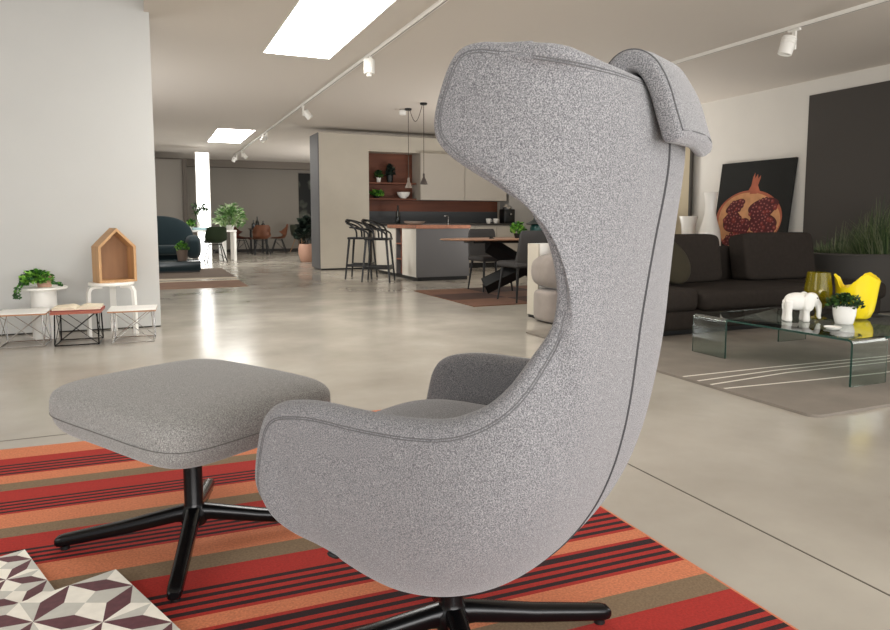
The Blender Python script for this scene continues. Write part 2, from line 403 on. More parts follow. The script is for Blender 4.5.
# ------------------------------------------------------------------ wing armchair
# stations: near free edge (x, half width, z)  and spine (x, z)
EDGE=[(-0.332, 0.285, 1.195), (-0.288, 0.29, 1.202), (-0.253, 0.292, 1.209), (-0.223, 0.295, 1.204), (-0.204, 0.298, 1.177), (-0.185, 0.3, 1.122), (-0.185, 0.3, 1.087), (-0.205, 0.298, 1.062), (-0.246, 0.292, 1.033), (-0.292, 0.28, 1.005), (-0.33, 0.265, 0.982), (-0.354, 0.25, 0.951), (-0.369, 0.235, 0.904), (-0.372, 0.225, 0.847), (-0.361, 0.225, 0.779), (-0.342, 0.245, 0.725), (-0.313, 0.27, 0.671), (-0.27, 0.29, 0.631), (-0.208, 0.305, 0.603), (-0.126, 0.313, 0.591), (-0.013, 0.315, 0.586), (0.087, 0.315, 0.586), (0.15, 0.315, 0.58), (0.206, 0.313, 0.566), (0.238, 0.311, 0.538), (0.256, 0.31, 0.489), (0.272, 0.306, 0.423), (0.266, 0.298, 0.381), (0.243, 0.285, 0.359)]
SPINE=[(-.43,1.175),(-.437,1.160),(-.443,1.14),(-.448,1.115),(-.451,1.086),(-.451,1.053),(-.448,1.02),(-.442,.98),
(-.434,.935),(-.426,.885),(-.418,.83),(-.410,.77),(-.403,.705),(-.395,.635),(-.383,.565),(-.363,.49),(-.332,.415),(-.288,.345),
(-.233,.282),(-.165,.232),(-.085,.195),(-.01,.178),(.045,.182),(.09,.194),(.125,.21),(.148,.226),(.168,.248),(.183,.275),(.193,.30)]
N=2.6
def cr(P,t):
    n=len(P)-1; i=min(int(t),n-1); f=t-i
    p0=P[max(i-1,0)];p1=P[i];p2=P[i+1];p3=P[min(i+2,n)]
    return tuple(.5*((2*b)+(-a+c)*f+(2*a-5*b+4*c-d)*f*f+(-a+3*b-3*c+d)*f**3) for a,b,c,d in zip(p0,p1,p2,p3))
TM=len(EDGE)-1
def outer(t,s):
    """t station 0..TM, s -1..1 across (s=+1 near edge)"""
    e=cr(EDGE,t);sp=cr(SPINE,t)
    a=s*math.pi/2; c=max(math.cos(a),0.)**(2/N); q=abs(math.sin(a))**(2/N)*(1 if s>=0 else -1)
    return (e[0]+(sp[0]-e[0])*c, e[1]*q, e[2]+(sp[1]-e[2])*c**(.6+.4*min(1., t/3.)))

def unit(v): return v.normalized() if v.length > 1e-9 else v
def OP(t, s): return Vector(outer(min(max(t, 0), TM), min(max(s, -1), 1)))
def ONRM(t, s):
    t = min(max(t, .25), TM-.15); s = min(max(s, -.965), .965)
    a = OP(t+.05, s)-OP(t-.05, s); b = OP(t, s+.01)-OP(t, s-.01)
    n = unit(a.cross(b))
    c = Vector((-.05, 0, .75))if t < 14 else Vector((.05, 0, .5))
    if n.dot(OP(t, s)-c) < 0: n = -n
    return n
def th_at(t):
    return .026 if t < 14 else (.05 if 17.5 < t < 23.5 else (.026+.024*(t-14)/3.5 if t <= 17.5 else max(.04, .05-.01*(t-23.5)/2)))
chair = thing('wing_armchair', 'high backed grey wool wing armchair on a black star base, on the striped rug', 'armchair', (.59, 1.31, 0), math.atan2(.86, -.51))
NT, NS = TM*4, 72
TV = [TM*i/NT for i in range(NT+1)]
SV = [math.sin(PI/2*(-1+2*j/NS)*.999)*.5+(-1+2*j/NS)*.5 for j in range(NS+1)]; SV[0] = -1; SV[-1] = 1
PO = [[OP(t, s) for s in SV] for t in TV]; NN = [[ONRM(t, s) for s in SV] for t in TV]
# robust normals: plane fitted to the neighbourhood of every grid point
import numpy as np
from mathutils.kdtree import KDTree
flat = [p for row in PO for p in row]; kd = KDTree(len(flat))
for q, p in enumerate(flat): kd.insert(p, q)
kd.balance()
def fit_normal(p):
    r = .03; g = kd.find_range(p, r)
    while len(g) < 30: r *= 1.4; g = kd.find_range(p, r)
    A = np.array([tuple(x[0]) for x in g]); w = np.array([1-.9*(x[2]/r)**2 for x in g]); m = (A*w[:, None]).sum(0)/w.sum(); A = A-m
    n = Vector(np.linalg.eigh((A*w[:, None]).T @ A)[1][:, 0])
    c = Vector((-.12, 0, p.z)) if p.z > .62 else Vector((-.02, 0, .62))
    return n if n.dot(p-c) > 0 else -n
NN = [[fit_normal(p) for p in row] for row in PO]
for _ in range(4):
    M2 = [[None]*(NS+1) for _ in TV]
    for i in range(NT+1):
        for j in range(NS+1):
            v = NN[i][j]*2
            for a, b in ((1, 0), (-1, 0), (0, 1), (0, -1)):
                v = v+NN[min(max(i+a, 0), NT)][min(max(j+b, 0), NS)]
            M2[i][j] = unit(v)
    NN = M2
bm = B()
VO = [[bm.verts.new(p) for p in row] for row in PO]
VI = [[bm.verts.new(PO[i][j]-NN[i][j]*th_at(TV[i])) for j in range(NS+1)] for i in range(NT+1)]
for i in range(NT):
    for j in range(NS):
        bm.faces.new((VO[i][j], VO[i][j+1], VO[i+1][j+1], VO[i+1][j])); bm.faces.new((VI[i][j], VI[i+1][j], VI[i+1][j+1], VI[i][j+1]))
loop = [(i, NS) for i in range(NT)]+[(NT, j) for j in range(NS, 0, -1)]+[(i, 0) for i in range(NT, 0, -1)]+[(0, j) for j in range(NS)]
LB = []
nl = len(loop); LP = [PO[i][j] for i, j in loop]
def walk(k, step, dist):
    d = 0; q = k
    while d < dist:
        d += (LP[(q+step) % nl]-LP[q % nl]).length; q += step
    return LP[q % nl]
for k, (i, j) in enumerate(loop):
    T = unit(walk(k, 1, .022)-walk(k, -1, .022)); LB.append(unit(T.cross(NN[i][j])))
k0 = NT*3//4; i, j = loop[k0]
if LB[k0].dot(PO[i][NS-8]-PO[i][NS]) > 0: LB = [-b for b in LB]
rings = []; K = 7
for k, (i, j) in enumerate(loop):
    TH_ = th_at(TV[i]); o = PO[i][j]; n = NN[i][j]; c = o-n*TH_/2
    b = LB[k]
    rings.append([VO[i][j]]+[bm.verts.new(c+(n*math.cos(PI*q/K)+b*math.sin(PI*q/K))*TH_/2) for q in range(1, K)]+[VI[i][j]])
for k in range(nl):
    A = rings[k]; C = rings[(k+1) % nl]
    for q in range(K): bm.faces.new((A[q], A[q+1], C[q+1], C[q]))
bmesh.ops.recalc_face_normals(bm, faces=bm.faces)
obj('shell', bm, WOOL, chair, angle=180)
# stitched lines
bm = B()
for off in (.002, .0062):
    tube(bm, [PO[i][j]-LB[k]*off+NN[i][j]*.0003 for k, (i, j) in enumerate(loop)], .001, 5, closed=True)
obj('edge_stitching', bm, STITCH, chair)
bm = B()
for ds in (-.0022, .0022):
    tube(bm, [OP(TM*.72*i/120+.1, 0)+ONRM(TM*.72*i/120+.1, 0)*.0004+Vector((0, ds, 0)) for i in range(121)], .0017, 5)
obj('back_seam', bm, mat('seam_dark', (58, 57, 58), .9), chair)
# seat cushion and inner lining
bm = B(); superell(bm, (.0, 0, .405), (.275, .225, .1), .55, .45, 48, 20, fn=lambda p: [p[0], p[1]*(1-.12*max(0, -p[0])/.28), p[2]+.02*math.cos(p[0]*4)])
obj('seat_cushion', bm, WOOL, chair)
# dark clip under the arm
bm = B(); n = ONRM(23.1, .5); p = OP(23.1, .5); superell(bm, p+n*.0005, (.016, .008, .005), .7, .7, 14, 8); obj('recline_tab', bm, BLACKPAINT, chair)
# draped headrest
bm = B()
PATH = [(-.378, 1.05), (-.376, 1.08), (-.376, 1.12), (-.379, 1.16), (-.388, 1.193), (-.404, 1.210), (-.424, 1.211), (-.443, 1.199), (-.457, 1.178), (-.468, 1.152), (-.476, 1.125), (-.484, 1.10), (-.491, 1.076)]
fine = []
for i in range((len(PATH)-1)*5+1): fine.append(cr(PATH, i/5))
HW, HT = .118, .0185; NR = 36; rows = []
for i, (x, z) in enumerate(fine):
    a = fine[max(i-1, 0)]; c = fine[min(i+1, len(fine)-1)]; d = Vector((c[0]-a[0], 0, c[1]-a[1])).normalized(); n = Vector((-d.z, 0, d.x))
    e = min(i, len(fine)-1-i)/3.; k = math.sqrt(max(.02, 1-(1-min(e, 1))**2)); k2 = .93+.07*k
    row = []
    for q in range(NR):
        u = 2*PI*q/NR; yy = HW*k2*sgp(math.cos(u), .2); tt = HT*k*sgp(math.sin(u), .4)
        yy -= .03; off = 1.0*yy*yy
        row.append(bm.verts.new((x+n.x*tt+off, yy, z+n.z*tt-off*.35)))
    rows.append(row)
for i in range(len(rows)-1):
    for q in range(NR): bm.faces.new((rows[i][q], rows[i][(q+1) % NR], rows[i+1][(q+1) % NR], rows[i+1][q]))
bm.faces.new(rows[0][::-1]); bm.faces.new(rows[-1])
bmesh.ops.recalc_face_normals(bm, faces=bm.faces)
hp = obj('headrest_cushion', bm, WOOL, chair, angle=60)
bm = B()
P = []
def hp_pt(i, yy, k=-.0172):
    x, z = fine[i]; a = fine[max(i-1, 0)]; c = fine[min(i+1, len(fine)-1)]; d = Vector((c[0]-a[0], 0, c[1]-a[1])).normalized(); n = Vector((-d.z, 0, d.x))
    return (x+n.x*k+1.0*yy*yy, yy, z+n.z*k-.35*yy*yy)
last = len(fine)-4
for i in range(8, last+1): P.append(hp_pt(i, HW-.03-.008))
for q in range(1, 13): P.append(hp_pt(last, HW-.038-(2*HW-.016)*q/12))
for i in range(last-1, 7, -1): P.append(hp_pt(i, -HW-.03+.008))
tube(bm, P, .0012, 5); obj('piping', bm, STITCH, hp)
# star base
def star_base(root, rz, L, hubz, colr, coltop):
    bm = B(); lathe(bm, [(.0, .05), (.034, .05), (.04, .062), (.04, .085), (.032, .1), (.027, .115), (.027, coltop), (0, coltop)], n=28, cap=False); obj('column', bm, BLACKMETAL, root)
    for k in range(4):
        a = rz+k*PI/2; d = Vector((math.cos(a), math.sin(a), 0)); s = Vector((-d.y, d.x, 0)); bm = B(); rws = []
        prof = [(.015, .084, .022, .026), (.05, .082, .022, .022), (L*.5, .057, .0205, .019), (L*.8, .041, .0195, .0175), (L-.02, .0335, .019, .0165), (L-.006, .032, .0165, .014), (L, .031, .012, .009)]
        for r, z, w, h in prof:
            rws.append([bm.verts.new(d*r+s*(w*sgp(math.cos(2*PI*q/14), .6))+Vector((0, 0, z-0+h*sgp(math.sin(2*PI*q/14), .6)))) for q in range(14)])
        for i in range(len(rws)-1):
            for q in range(14): bm.faces.new((rws[i][q], rws[i][(q+1) % 14], rws[i+1][(q+1) % 14], rws[i+1][q]))
        bm.faces.new(rws[0][::-1]); bm.faces.new(rws[-1]); bmesh.ops.recalc_face_normals(bm, faces=bm.faces)
        lg = obj('leg', bm, BLACKMETAL, root)
        bm = B(); lathe(bm, [(.0, .0072), (.013, .0072), (.013, .0175), (0, .0175)], (d.x*(L-.025), d.y*(L-.025), 0), 14, cap=False); obj('glide', bm, BLACKPAINT, lg)
cz = math.atan2(.86, -.51)
star_base(chair, math.radians(-9.5)-cz, .385, .1, .027, .21)

# ------------------------------------------------------------------ ottoman
ott = thing('footstool', 'grey wool footstool on a black four-star base in front of the armchair', 'footstool', (.10, 2.10, 0), cz)
def ofn(p):
    k = 1-.07*max(0, -p[2]/.08)
    return [p[0]*k, p[1]*k, p[2]+.012*math.cos(p[0]*3.6)*math.cos(p[1]*4.2)-.0]
bm = B(); superell(bm, (-.01, 0, .405), (.348, .288, .084), .45, .33, 72, 28, fn=ofn); cu = obj('cushion', bm, WOOL2, ott)
bm = B()
P = []
for i in range(96):
    u = 2*PI*i/96; v = -.004
    p = ofn([.3495*sgp(math.cos(v), .45)*sgp(math.cos(u), .33), .2895*sgp(math.cos(v), .45)*sgp(math.sin(u), .33), .084*sgp(math.sin(v), .45)]); P.append((p[0]-.01, p[1], p[2]+.405))
tube(bm, P, .0011, 5, closed=True); obj('seam', bm, mat('ottoman_seam', (92, 90, 87), .9), cu)
star_base(ott, math.radians(-11)-cz, .38, .1, .027, .345)

# ------------------------------------------------------------------ left wall group: wire base tables, book, stool, house box, planter
def wire_table(label, loc, rz, topm, wirem, edge):
    t = thing('low_side_table', label, 'side table', loc, rz, 'low wire base tables by the pale wall'); t.scale = (1.03, 1., 1.05)
    bm = B(); box(bm, -.167, .167, -.16, .16, .233, .243); box(bm, -.168, .168, -.161, .161, .243, .2505, r=.002, seg=1, mi=1)
    obj('tabletop', bm, [edge, topm], t)
    r = .0052
    for sx in (-1, 1):                       # end frames: a bent wire loop
        bm = B(); x = sx*.14
        tube(bm, [(x, -.135, .233), (x*1.04, -.145, .02), (x*1.04, -.14, .005), (x*1.04, .14, .005), (x*1.04, .145, .02), (x, .135, .233)], r, 6)
        obj('end_frame', bm, wirem, t)
    bm = B()
    for sy in (-1, 1):
        tube(bm, [(-.145, sy*.145, .008), (.13, sy*.13, .233)], .0025, 6); tube(bm, [(.145, sy*.145, .008), (-.13, sy*.13, .233)], .0025, 6)
    for sx in (-1, 1):
        tube(bm, [(sx*.145, -.145, .008), (sx*.13, .13, .233)], .0025, 6); tube(bm, [(sx*.145, .145, .008), (sx*.13, -.13, .233)], .0025, 6)
    tube(bm, [(-.145, -.143, .006), (.145, -.143, .006)], .0045, 6)
    tube(bm, [(-.145, .143, .006), (.145, .143, .006)], .0045, 6)
    obj('cross_brace', bm, wirem, t)
    return t
wire_table('white topped wire table at the far left, in front of the white planter', (-.885, 6.04, 0), -.05, WHITE, CHROME, PLY)
wire_table('low table with reddish top and black wire base under the open book', (-.51, 5.98, 0), -.05, REDWOOD, BLACKMETAL, REDWOOD)
wire_table('white topped wire table in front of the white stool', (-.12, 5.93, 0), -.05, WHITE, CHROME, PLY)
t = thing('open_book', 'open book with cream pages and red cover on the reddish wire table', 'book', (-.51, 5.99, .264), -.06)
bm = B(); box(bm, -.175, .175, -.125, .125, 0, .006, r=.002, seg=1); obj('cover', bm, BOOKRED, t)
for sx in (-1, 1):
    bm = B(); rows = []
    for i in range(13):
        u = i/12; x = sx*(.002+u*.162); z = .006+.030*math.sin(min(1, u*1.9+.12)*PI*.62)*(1-.35*u)
        rows.append([bm.verts.new((x, yy, zz)) for yy, zz in ((-.118, .0062), (-.118, z), (.118, z), (.118, .0062))])
    for i in range(12):
        for q in range(3): bm.faces.new((rows[i][q], rows[i][q+1], rows[i+1][q+1], rows[i+1][q]))
    bm.faces.new(rows[0]); bm.faces.new(rows[-1][::-1]); bmesh.ops.recalc_face_normals(bm, faces=bm.faces)
    obj('page_block', bm, PAPER, t)
# three legged stool
t = thing('round_stool', 'white bent leg stool against the pale wall, carrying the wooden house box', 'stool', (-.285, 6.32, 0), 0)
bm = B(); lathe(bm, [(0, .418), (.172, .418), (.176, .423), (.176, .438), (.172, .443), (0, .443)], n=40, cap=False); obj('seat', bm, WHITE, t)
for a in (-158, -22, 90):
    a = math.radians(a); d = Vector((math.cos(a), math.sin(a), 0)); s = Vector((-d.y, d.x, 0)); bm = B()
    path = [d*.08+Vector((0, 0, .405)), d*.14+Vector((0, 0, .405)), d*.168+Vector((0, 0, .395)), d*.182+Vector((0, 0, .365)), d*.186+Vector((0, 0, .2)), d*.188+Vector((0, 0, .001))]
    rws = []
    for i, p in enumerate(path):
        q = path[min(i+1, 5)]-path[max(i-1, 0)]; q.normalize(); n = q.cross(s)
        rws.append([bm.verts.new(p+s*u*.024+n*v*.0115) for u, v in ((-1, -1), (1, -1), (1, 1), (-1, 1))])
    for i in range(5):
        for k in range(4): bm.faces.new((rws[i][k], rws[i][(k+1) % 4], rws[i+1][(k+1) % 4], rws[i+1][k]))
    bm.faces.new(rws[0]); bm.faces.new(rws[-1]); bmesh.ops.recalc_face_normals(bm, faces=bm.faces)
    obj('leg', bm, WHITE, t, angle=50)
# wooden house box
t = thing('house_shaped_box', 'open oak display box shaped like a little house, standing on the white stool', 'box', (-.255, 6.31, .4435), .36)
W, Hh, Ap, D = .148, .298, .448, .085; k = .02
outer_ = [(-W, 0), (W, 0), (W, Hh), (0, Ap), (-W, Hh)]; inner_ = [(-W+k, k), (W-k, k), (W-k, Hh-k*.4), (0, Ap-k*1.35), (-W+k, Hh-k*.4)]
bm = B()
def pt(p, y): return (p[0], y, p[1])
for i in range(5):
    j = (i+1) % 5
    face(bm, [pt(outer_[i], -D), pt(outer_[j], -D), pt(inner_[j], -D), pt(inner_[i], -D)]); face(bm, [pt(outer_[i], -D), pt(outer_[i], D), pt(outer_[j], D), pt(outer_[j], -D)])
    face(bm, [pt(inner_[i], -D), pt(inner_[j], -D), pt(inner_[j], D-.012), pt(inner_[i], D-.012)]); face(bm, [pt(outer_[i], D), pt(outer_[j], D), pt(inner_[j], D), pt(inner_[i], D)])
bmesh.ops.remove_doubles(bm, verts=bm.verts, dist=1e-5); bmesh.ops.recalc_face_normals(bm, faces=bm.faces)
obj('frame', bm, OAK, t, smooth=False)
bm = B(); prism(bm, inner_, -D+.002, -D+.014, M=Matrix.Rotation(PI/2, 4, 'X')); obj('back_panel', bm, OAKDARK, t, smooth=False)
# planter + trailing plant
t = thing('pedestal_table', 'white round pedestal table beside the pale wall, left of the stool', 'table', (-.78, 6.32, 0))
bm = B(); lathe(bm, [(0, .0), (.088, .0), (.092, .01), (.092, .40), (0, .40)], n=36, cap=False); obj('pedestal', bm, WHITE, t)
bm = B(); lathe(bm, [(0, .40), (.165, .40), (.172, .406), (.172, .416), (.168, .42), (0, .42)], n=40, cap=False); obj('tabletop', bm, WHITE, t)
t = thing('trailing_plant', 'bushy green trailing plant in a terracotta pot on the white pedestal table', 'plant', (-.79, 6.30, .4205))
bm = B(); lathe(bm, [(0, 0), (.05, 0), (.062, .085), (.066, .085), (.066, .095), (.058, .095), (.05, .07), (0, .07)], (.02, .01, 0), n=24, cap=False); obj('pot', bm, TERRA, t)
bm = B(); foliage(bm, (-.03, -.02, .055), .12, .085, 560, .042, .026, 3, mi=3, zmin=.02)
for (x, y) in ((-.16, -.1), (-.13, -.12), (-.17, -.04), (.15, -.09)):
    for q in range(16):
        f = q/15; p = Vector((x*(.6+.4*min(1, f*1.6)), y*(.6+.9*min(1, f*1.6)), .03-max(0, f-.35)*(.16 if x < 0 else .02))); R = random
        foliage(bm, p, .012, .012, 2, .03, .018, 50+q, mi=3)
obj('foliage', bm, GREENS, t)

# ------------------------------------------------------------------ living corner: rug, sofa, tables, objects
bm = B(); GR = [mat('grey_viscose_rug', (124, 116, 106), .9, var=.1, vscale=5, bump=.2, bscale=300), mat('rug_line_white', (222, 216, 204), .9)]
P = []; x0, x1, ya, yb, r = 2.92, 6.4, 2.22, 5.0, .06
for cx, cy, a0 in ((x0+r, ya+r, 180), (x1-r, ya+r, 270), (x1-r, yb-r, 0), (x0+r, yb-r, 90)):
    for q in range(7): a = math.radians(a0+15*q); P.append((cx+r*math.cos(a), cy+r*math.sin(a)))
prism(bm, P, .0005, .015)
for (ay, by) in ((3.12, 3.07), (3.0, 3.02), (2.90, 2.96), (2.80, 2.69)):
    pts = [(2.935, ay), (3.6, (ay*.4+by*.6)+.01), (6.38, by-.12)]
    L_ = [(p[0], p[1]+.009) for p in pts]; R_ = [(p[0], p[1]-.009) for p in pts]
    for q in range(2): face(bm, [(*R_[q], .0154), (*R_[q+1], .0154), (*L_[q+1], .0154), (*L_[q], .0154)], 1)
tag(obj('grey_rug', bm, GR, smooth=False), 'grey pile rug with thin white lines under the glass tables', 'rug')

sofa = thing('sectional_sofa', 'long charcoal brown sectional sofa with loose back cushions', 'sofa', (5.3, 4.75, 0))
def S(name, x0, x1, y0, y1, z0, z1, r=.05, m=SOFA, M=None):
    bm = B(); box(bm, x0-5.3, x1-5.3, y0-4.75, y1-4.75, z0, z1, r=r, seg=4, M=M); return obj(name, bm, m, sofa, angle=60)
S('plinth', 3.55, 6.35, 4.30, 5.2, 0.0155, .06, .005, BLACKPAINT)
S('base', 3.47, 6.42, 4.24, 5.2, .06, .22, .03)
S('back_frame', 3.47, 6.42, 5.08, 5.21, .2, .70, .04)
S('seat_cushion', 3.46, 4.13, 4.22, 5.08, .21, .40, .06); S('seat_cushion', 4.14, 5.62, 4.18, 5.08, .21, .375, .06); S('seat_cushion', 5.63, 6.42, 4.18, 5.08, .21, .375, .06)
def bc(x0, x1, z1, yb=5.0, th=.11, e=.3):
    bm = B()
    hx = (x1-x0)/2; hz = (z1-.36)/2
    superell(bm, (0, 0, 0), (hx, th, hz), .2, .16, 56, 24, M=Matrix.Translation(((x0+x1)/2-5.3, yb-4.75, .36+hz)) @ Matrix.Rotation(-.16, 4, 'X'))
    return obj('back_cushion', bm, SOFA, sofa, angle=70)
bc(3.7, 5.03, .82, 4.99); bc(5.28, 6.24, .83, 4.94)
t = thing('scatter_cushion', 'olive velvet scatter cushion leaning at the left end of the dark sofa', 'cushion', (4.21, 4.68, .602), .15)
bm = B(); superell(bm, (0, 0, 0), (.26, .075, .2), 1., .5, 40, 20, M=Matrix.Rotation(.5, 4, 'Y') @ Matrix.Rotation(-.3, 4, 'X')); obj('cushion_body', bm, OLIVE, t)

# one sheet of glass with four legs folded down from its edges, pinwheel fashion
t = thing('glass_coffee_table', 'low square glass table with folded glass legs, standing on the grey rug', 'coffee table', (4.185, 3.14, .0156), 0)
GA, GH, GW, GR_, GT = .61, .27, .30, .03, .012
def rot4(p, k):
    x, y = p[0], p[1]
    for _ in range(k): x, y = y, -x          # clockwise quarter turns
    return (x, y)+tuple(p[2:])
bm = B(); top = []
# leg 0 sits on the left side at its back end; the others follow by quarter turns
for k in range(4): top += [rot4(p, k) for p in ((-GA, GA-GR_-GW), (-GA+GR_, GA-GR_-GW), (-GA+GR_, GA-GR_))]
tv = [bm.verts.new((x, y, GH)) for x, y in top]; bv = [bm.verts.new((x, y, GH-GT)) for x, y in top]
bm.faces.new(tv); bm.faces.new(bv[::-1])
for q in range(12):
    if q % 3 == 1: continue                  # the fold itself
    f = bm.faces.new((tv[q], tv[(q+1) % 12], bv[(q+1) % 12], bv[q])); f.material_index = 1
obj_top = bm
for k in range(4):
    pts = [(-GA+GR_-GR_*math.sin(math.radians(15*i)), GH-GR_+GR_*math.cos(math.radians(15*i))) for i in range(7)]+[(-GA, 0)]
    inn = [(-GA+GR_-(GR_-GT)*math.sin(math.radians(15*i)), GH-GR_+(GR_-GT)*math.cos(math.radians(15*i))) for i in range(7)]+[(-GA+GT, 0)]
    Y = (GA-GR_-GW, GA-GR_)
    V = [[bm.verts.new(rot4((x, y, z), k)) for x, z in L] for y in Y for L in (pts, inn)]
    o0, i0, o1, i1 = V
    for q in range(7):
        bm.faces.new((o0[q], o0[q+1], o1[q+1], o1[q])); bm.faces.new((i0[q], i1[q], i1[q+1], i0[q+1]))
        f = bm.faces.new((o0[q], i0[q], i0[q+1], o0[q+1])); f.material_index = 1
        f = bm.faces.new((o1[q], o1[q+1], i1[q+1], i1[q])); f.material_index = 1
    bm.faces.new((o0[-1], i0[-1], i1[-1], o1[-1]))
bmesh.ops.remove_doubles(bm, verts=bm.verts, dist=1e-5); bmesh.ops.recalc_face_normals(bm, faces=bm.faces)
obj('bent_glass', bm, [GLASS, mat('glass_edge_green', (40, 84, 74), .1, trans=.4)], t, angle=50)
TZ = .2862
# elephant
t = thing('elephant_figure', 'small white plastic elephant on the glass table, left of the amber vase', 'figurine', (3.96, 3.17, TZ), -.55)
bm = B()
superell(bm, (-.015, 0, .125), (.082, .05, .055), .9, .9, 24, 14)
for sx in (-1, 1):
    for sy in (-1, 1): lathe(bm, [(0, 0), (.021, 0), (.024, .012), (.02, .05), (.024, .13), (0, .13)], (sx*.055-.018, sy*.026, 0), 14, cap=False)
superell(bm, (.075, 0, .135), (.042, .04, .047), .9, .9, 20, 12)
for sy in (-1, 1): superell(bm, (.045, sy*.045, .125), (.034, .012, .058), .8, .9, 18, 10)
tube(bm, [(.095, 0, .135), (.12, 0, .105), (.125, 0, .06), (.125, 0, .03), (.135, 0, .018)], [.026, .022, .016, .013, .01], 10)
tube(bm, [(-.09, 0, .14), (-.103, 0, .11), (-.103, 0, .075)], [.008, .006, .005], 8)
bmesh.ops.scale(bm, vec=(1., 1.1, 1.06), verts=bm.verts); o = obj('elephant_body', bm, WHITEMATT, t)
md = o.modifiers.new('remesh', 'REMESH'); md.mode = 'VOXEL'; md.voxel_size = .0035; md.use_smooth_shade = True
md = o.modifiers.new('smooth', 'SMOOTH'); md.iterations = 6; md.factor = .6
for sy in (-1, 1):
    bm = B(); superell(bm, (.098, sy*.037, .159), (.005, .004, .005), 1, 1, 10, 6); obj('eye', bm, BLACKPAINT, t)
# amber vase
t = thing('glass_vase', 'tall olive amber glass vase on a stem, behind the white elephant', 'vase', (4.20, 3.22, TZ))
bm = B(); lathe(bm, [(0, 0), (.06, 0), (.062, .006), (.02, .014), (.012, .03), (.014, .05), (.04, .075), (.075, .11), (.087, .15), (.086, .2), (.078, .26), (.072, .315), (.069, .315), (.075, .26), (.083, .2), (.083, .15), (.07, .115), (.035, .082), (.0, .07)], n=36, cap=False); obj('vase_body', bm, AMBER, t)
# yellow vase
t = thing('yellow_vase', 'bright yellow vase with a wavy cut rim, rightmost object on the glass table', 'vase', (4.42, 3.10, TZ))
RIM = [(-1, .05), (-.86, .03), (-.6, -.035), (-.3, -.03), (0, .012), (.3, .052), (.5, .06), (.7, .045), (.85, .03), (1, .01)]
def yf(p, a):
    k = min(1, max(0, p[2]/.26)); c = math.cos(a+math.radians(55)); q = 0
    while q < len(RIM)-2 and c > RIM[q+1][0]: q += 1
    (c0, v0), (c1, v1) = RIM[q], RIM[q+1]; f = (c-c0)/(c1-c0); f = f*f*(3-2*f)
    return (p[0], p[1]*.85, p[2]+(v0+(v1-v0)*f-.01)*k**2)
bm = B(); lathe(bm, [(0, 0), (.075, 0), (.1, .012), (.122, .06), (.133, .12), (.139, .17), (.145, .215), (.152, .255), (.154, .26), (.149, .262), (.139, .215), (.133, .17), (.127, .12), (.115, .06), (.09, .02), (0, .012)], n=96, fn=yf, cap=False); obj('vase_body', bm, YELLOW, t)
# small potted plant
t = thing('potted_plant', 'small leafy plant in a white pot on the glass table before the yellow vase', 'plant', (4.13, 2.97, TZ))
bm = B(); lathe(bm, [(0, 0), (.05, 0), (.054, .006), (.066, .06), (.07, .115), (.066, .118), (.062, .112), (.06, .09), (0, .09)], n=32, cap=False); obj('pot', bm, PORC, t)
bm = B(); lathe(bm, [(0, .088), (.06, .088), (.058, .098), (0, .1)], n=20, cap=False); obj('soil', bm, mat('soil', (44, 34, 28), .95), t)
bm = B(); foliage(bm, (0, 0, .125), .115, .07, 420, .03, .015, 8, mi=3, zmin=.108)
for q in range(14):
    a = q*2.4; tube(bm, [(0, 0, .095), (.05*math.cos(a), .05*math.sin(a), .15)], .0016, 4)
obj('foliage', bm, DGREENS, t)
# little glossy thing on the table
t = thing('ashtray', 'flat white ceramic dish near the front edge of the glass table', 'dish', (3.85, 2.84, TZ))
bm = B(); lathe(bm, [(0, 0), (.035, 0), (.045, .008), (.05, .016), (.047, .017), (.04, .008), (0, .006)], n=28, cap=False); obj('dish_body', bm, PORC, t)

# behind the sofa: low sideboard with vases and a leaning picture
t = thing('low_sideboard', 'low pale sideboard against the right wall behind the sofa', 'sideboard', (7.6, 7.25, 0))
bm = B(); box(bm, -.25, .25, -1.1, .95, .04, .45, r=.004, seg=1); obj('carcass', bm, WHITEMATT, t)
bm = B(); box(bm, -.22, .22, -1.05, .9, 0, .04); obj('plinth', bm, BLACKPAINT, t)
for i in range(3):
    bm = B(); box(bm, -.268, -.25, -1.09+i*.68, -.42+i*.68, .05, .44, r=.003, seg=1); obj('door', bm, WHITEMATT, t)
t = thing('tall_vase', 'tall white bottle shaped vase behind the sofa, left of the pomegranate picture', 'vase', (7.36, 7.40, .45))
bm = B(); lathe(bm, [(0, 0), (.1, 0), (.13, .03), (.158, .12), (.158, .24), (.14, .37), (.1, .5), (.078, .6), (.074, .72), (.088, .84), (.1, .905), (.094, .907), (.068, .72), (.068, .6), (0, .5)], n=36, cap=False); obj('vase_body', bm, PORC, t)
t = thing('white_vase', 'flared white vase behind the sofa, left of the tall bottle vase', 'vase', (7.40, 7.86, .45))
bm = B(); lathe(bm, [(0, 0), (.07, 0), (.085, .02), (.095, .3), (.105, .45), (.135, .57), (.13, .572), (.095, .45), (.085, .3), (0, .2)], n=32, cap=False); obj('vase_body', bm, PORC, t)
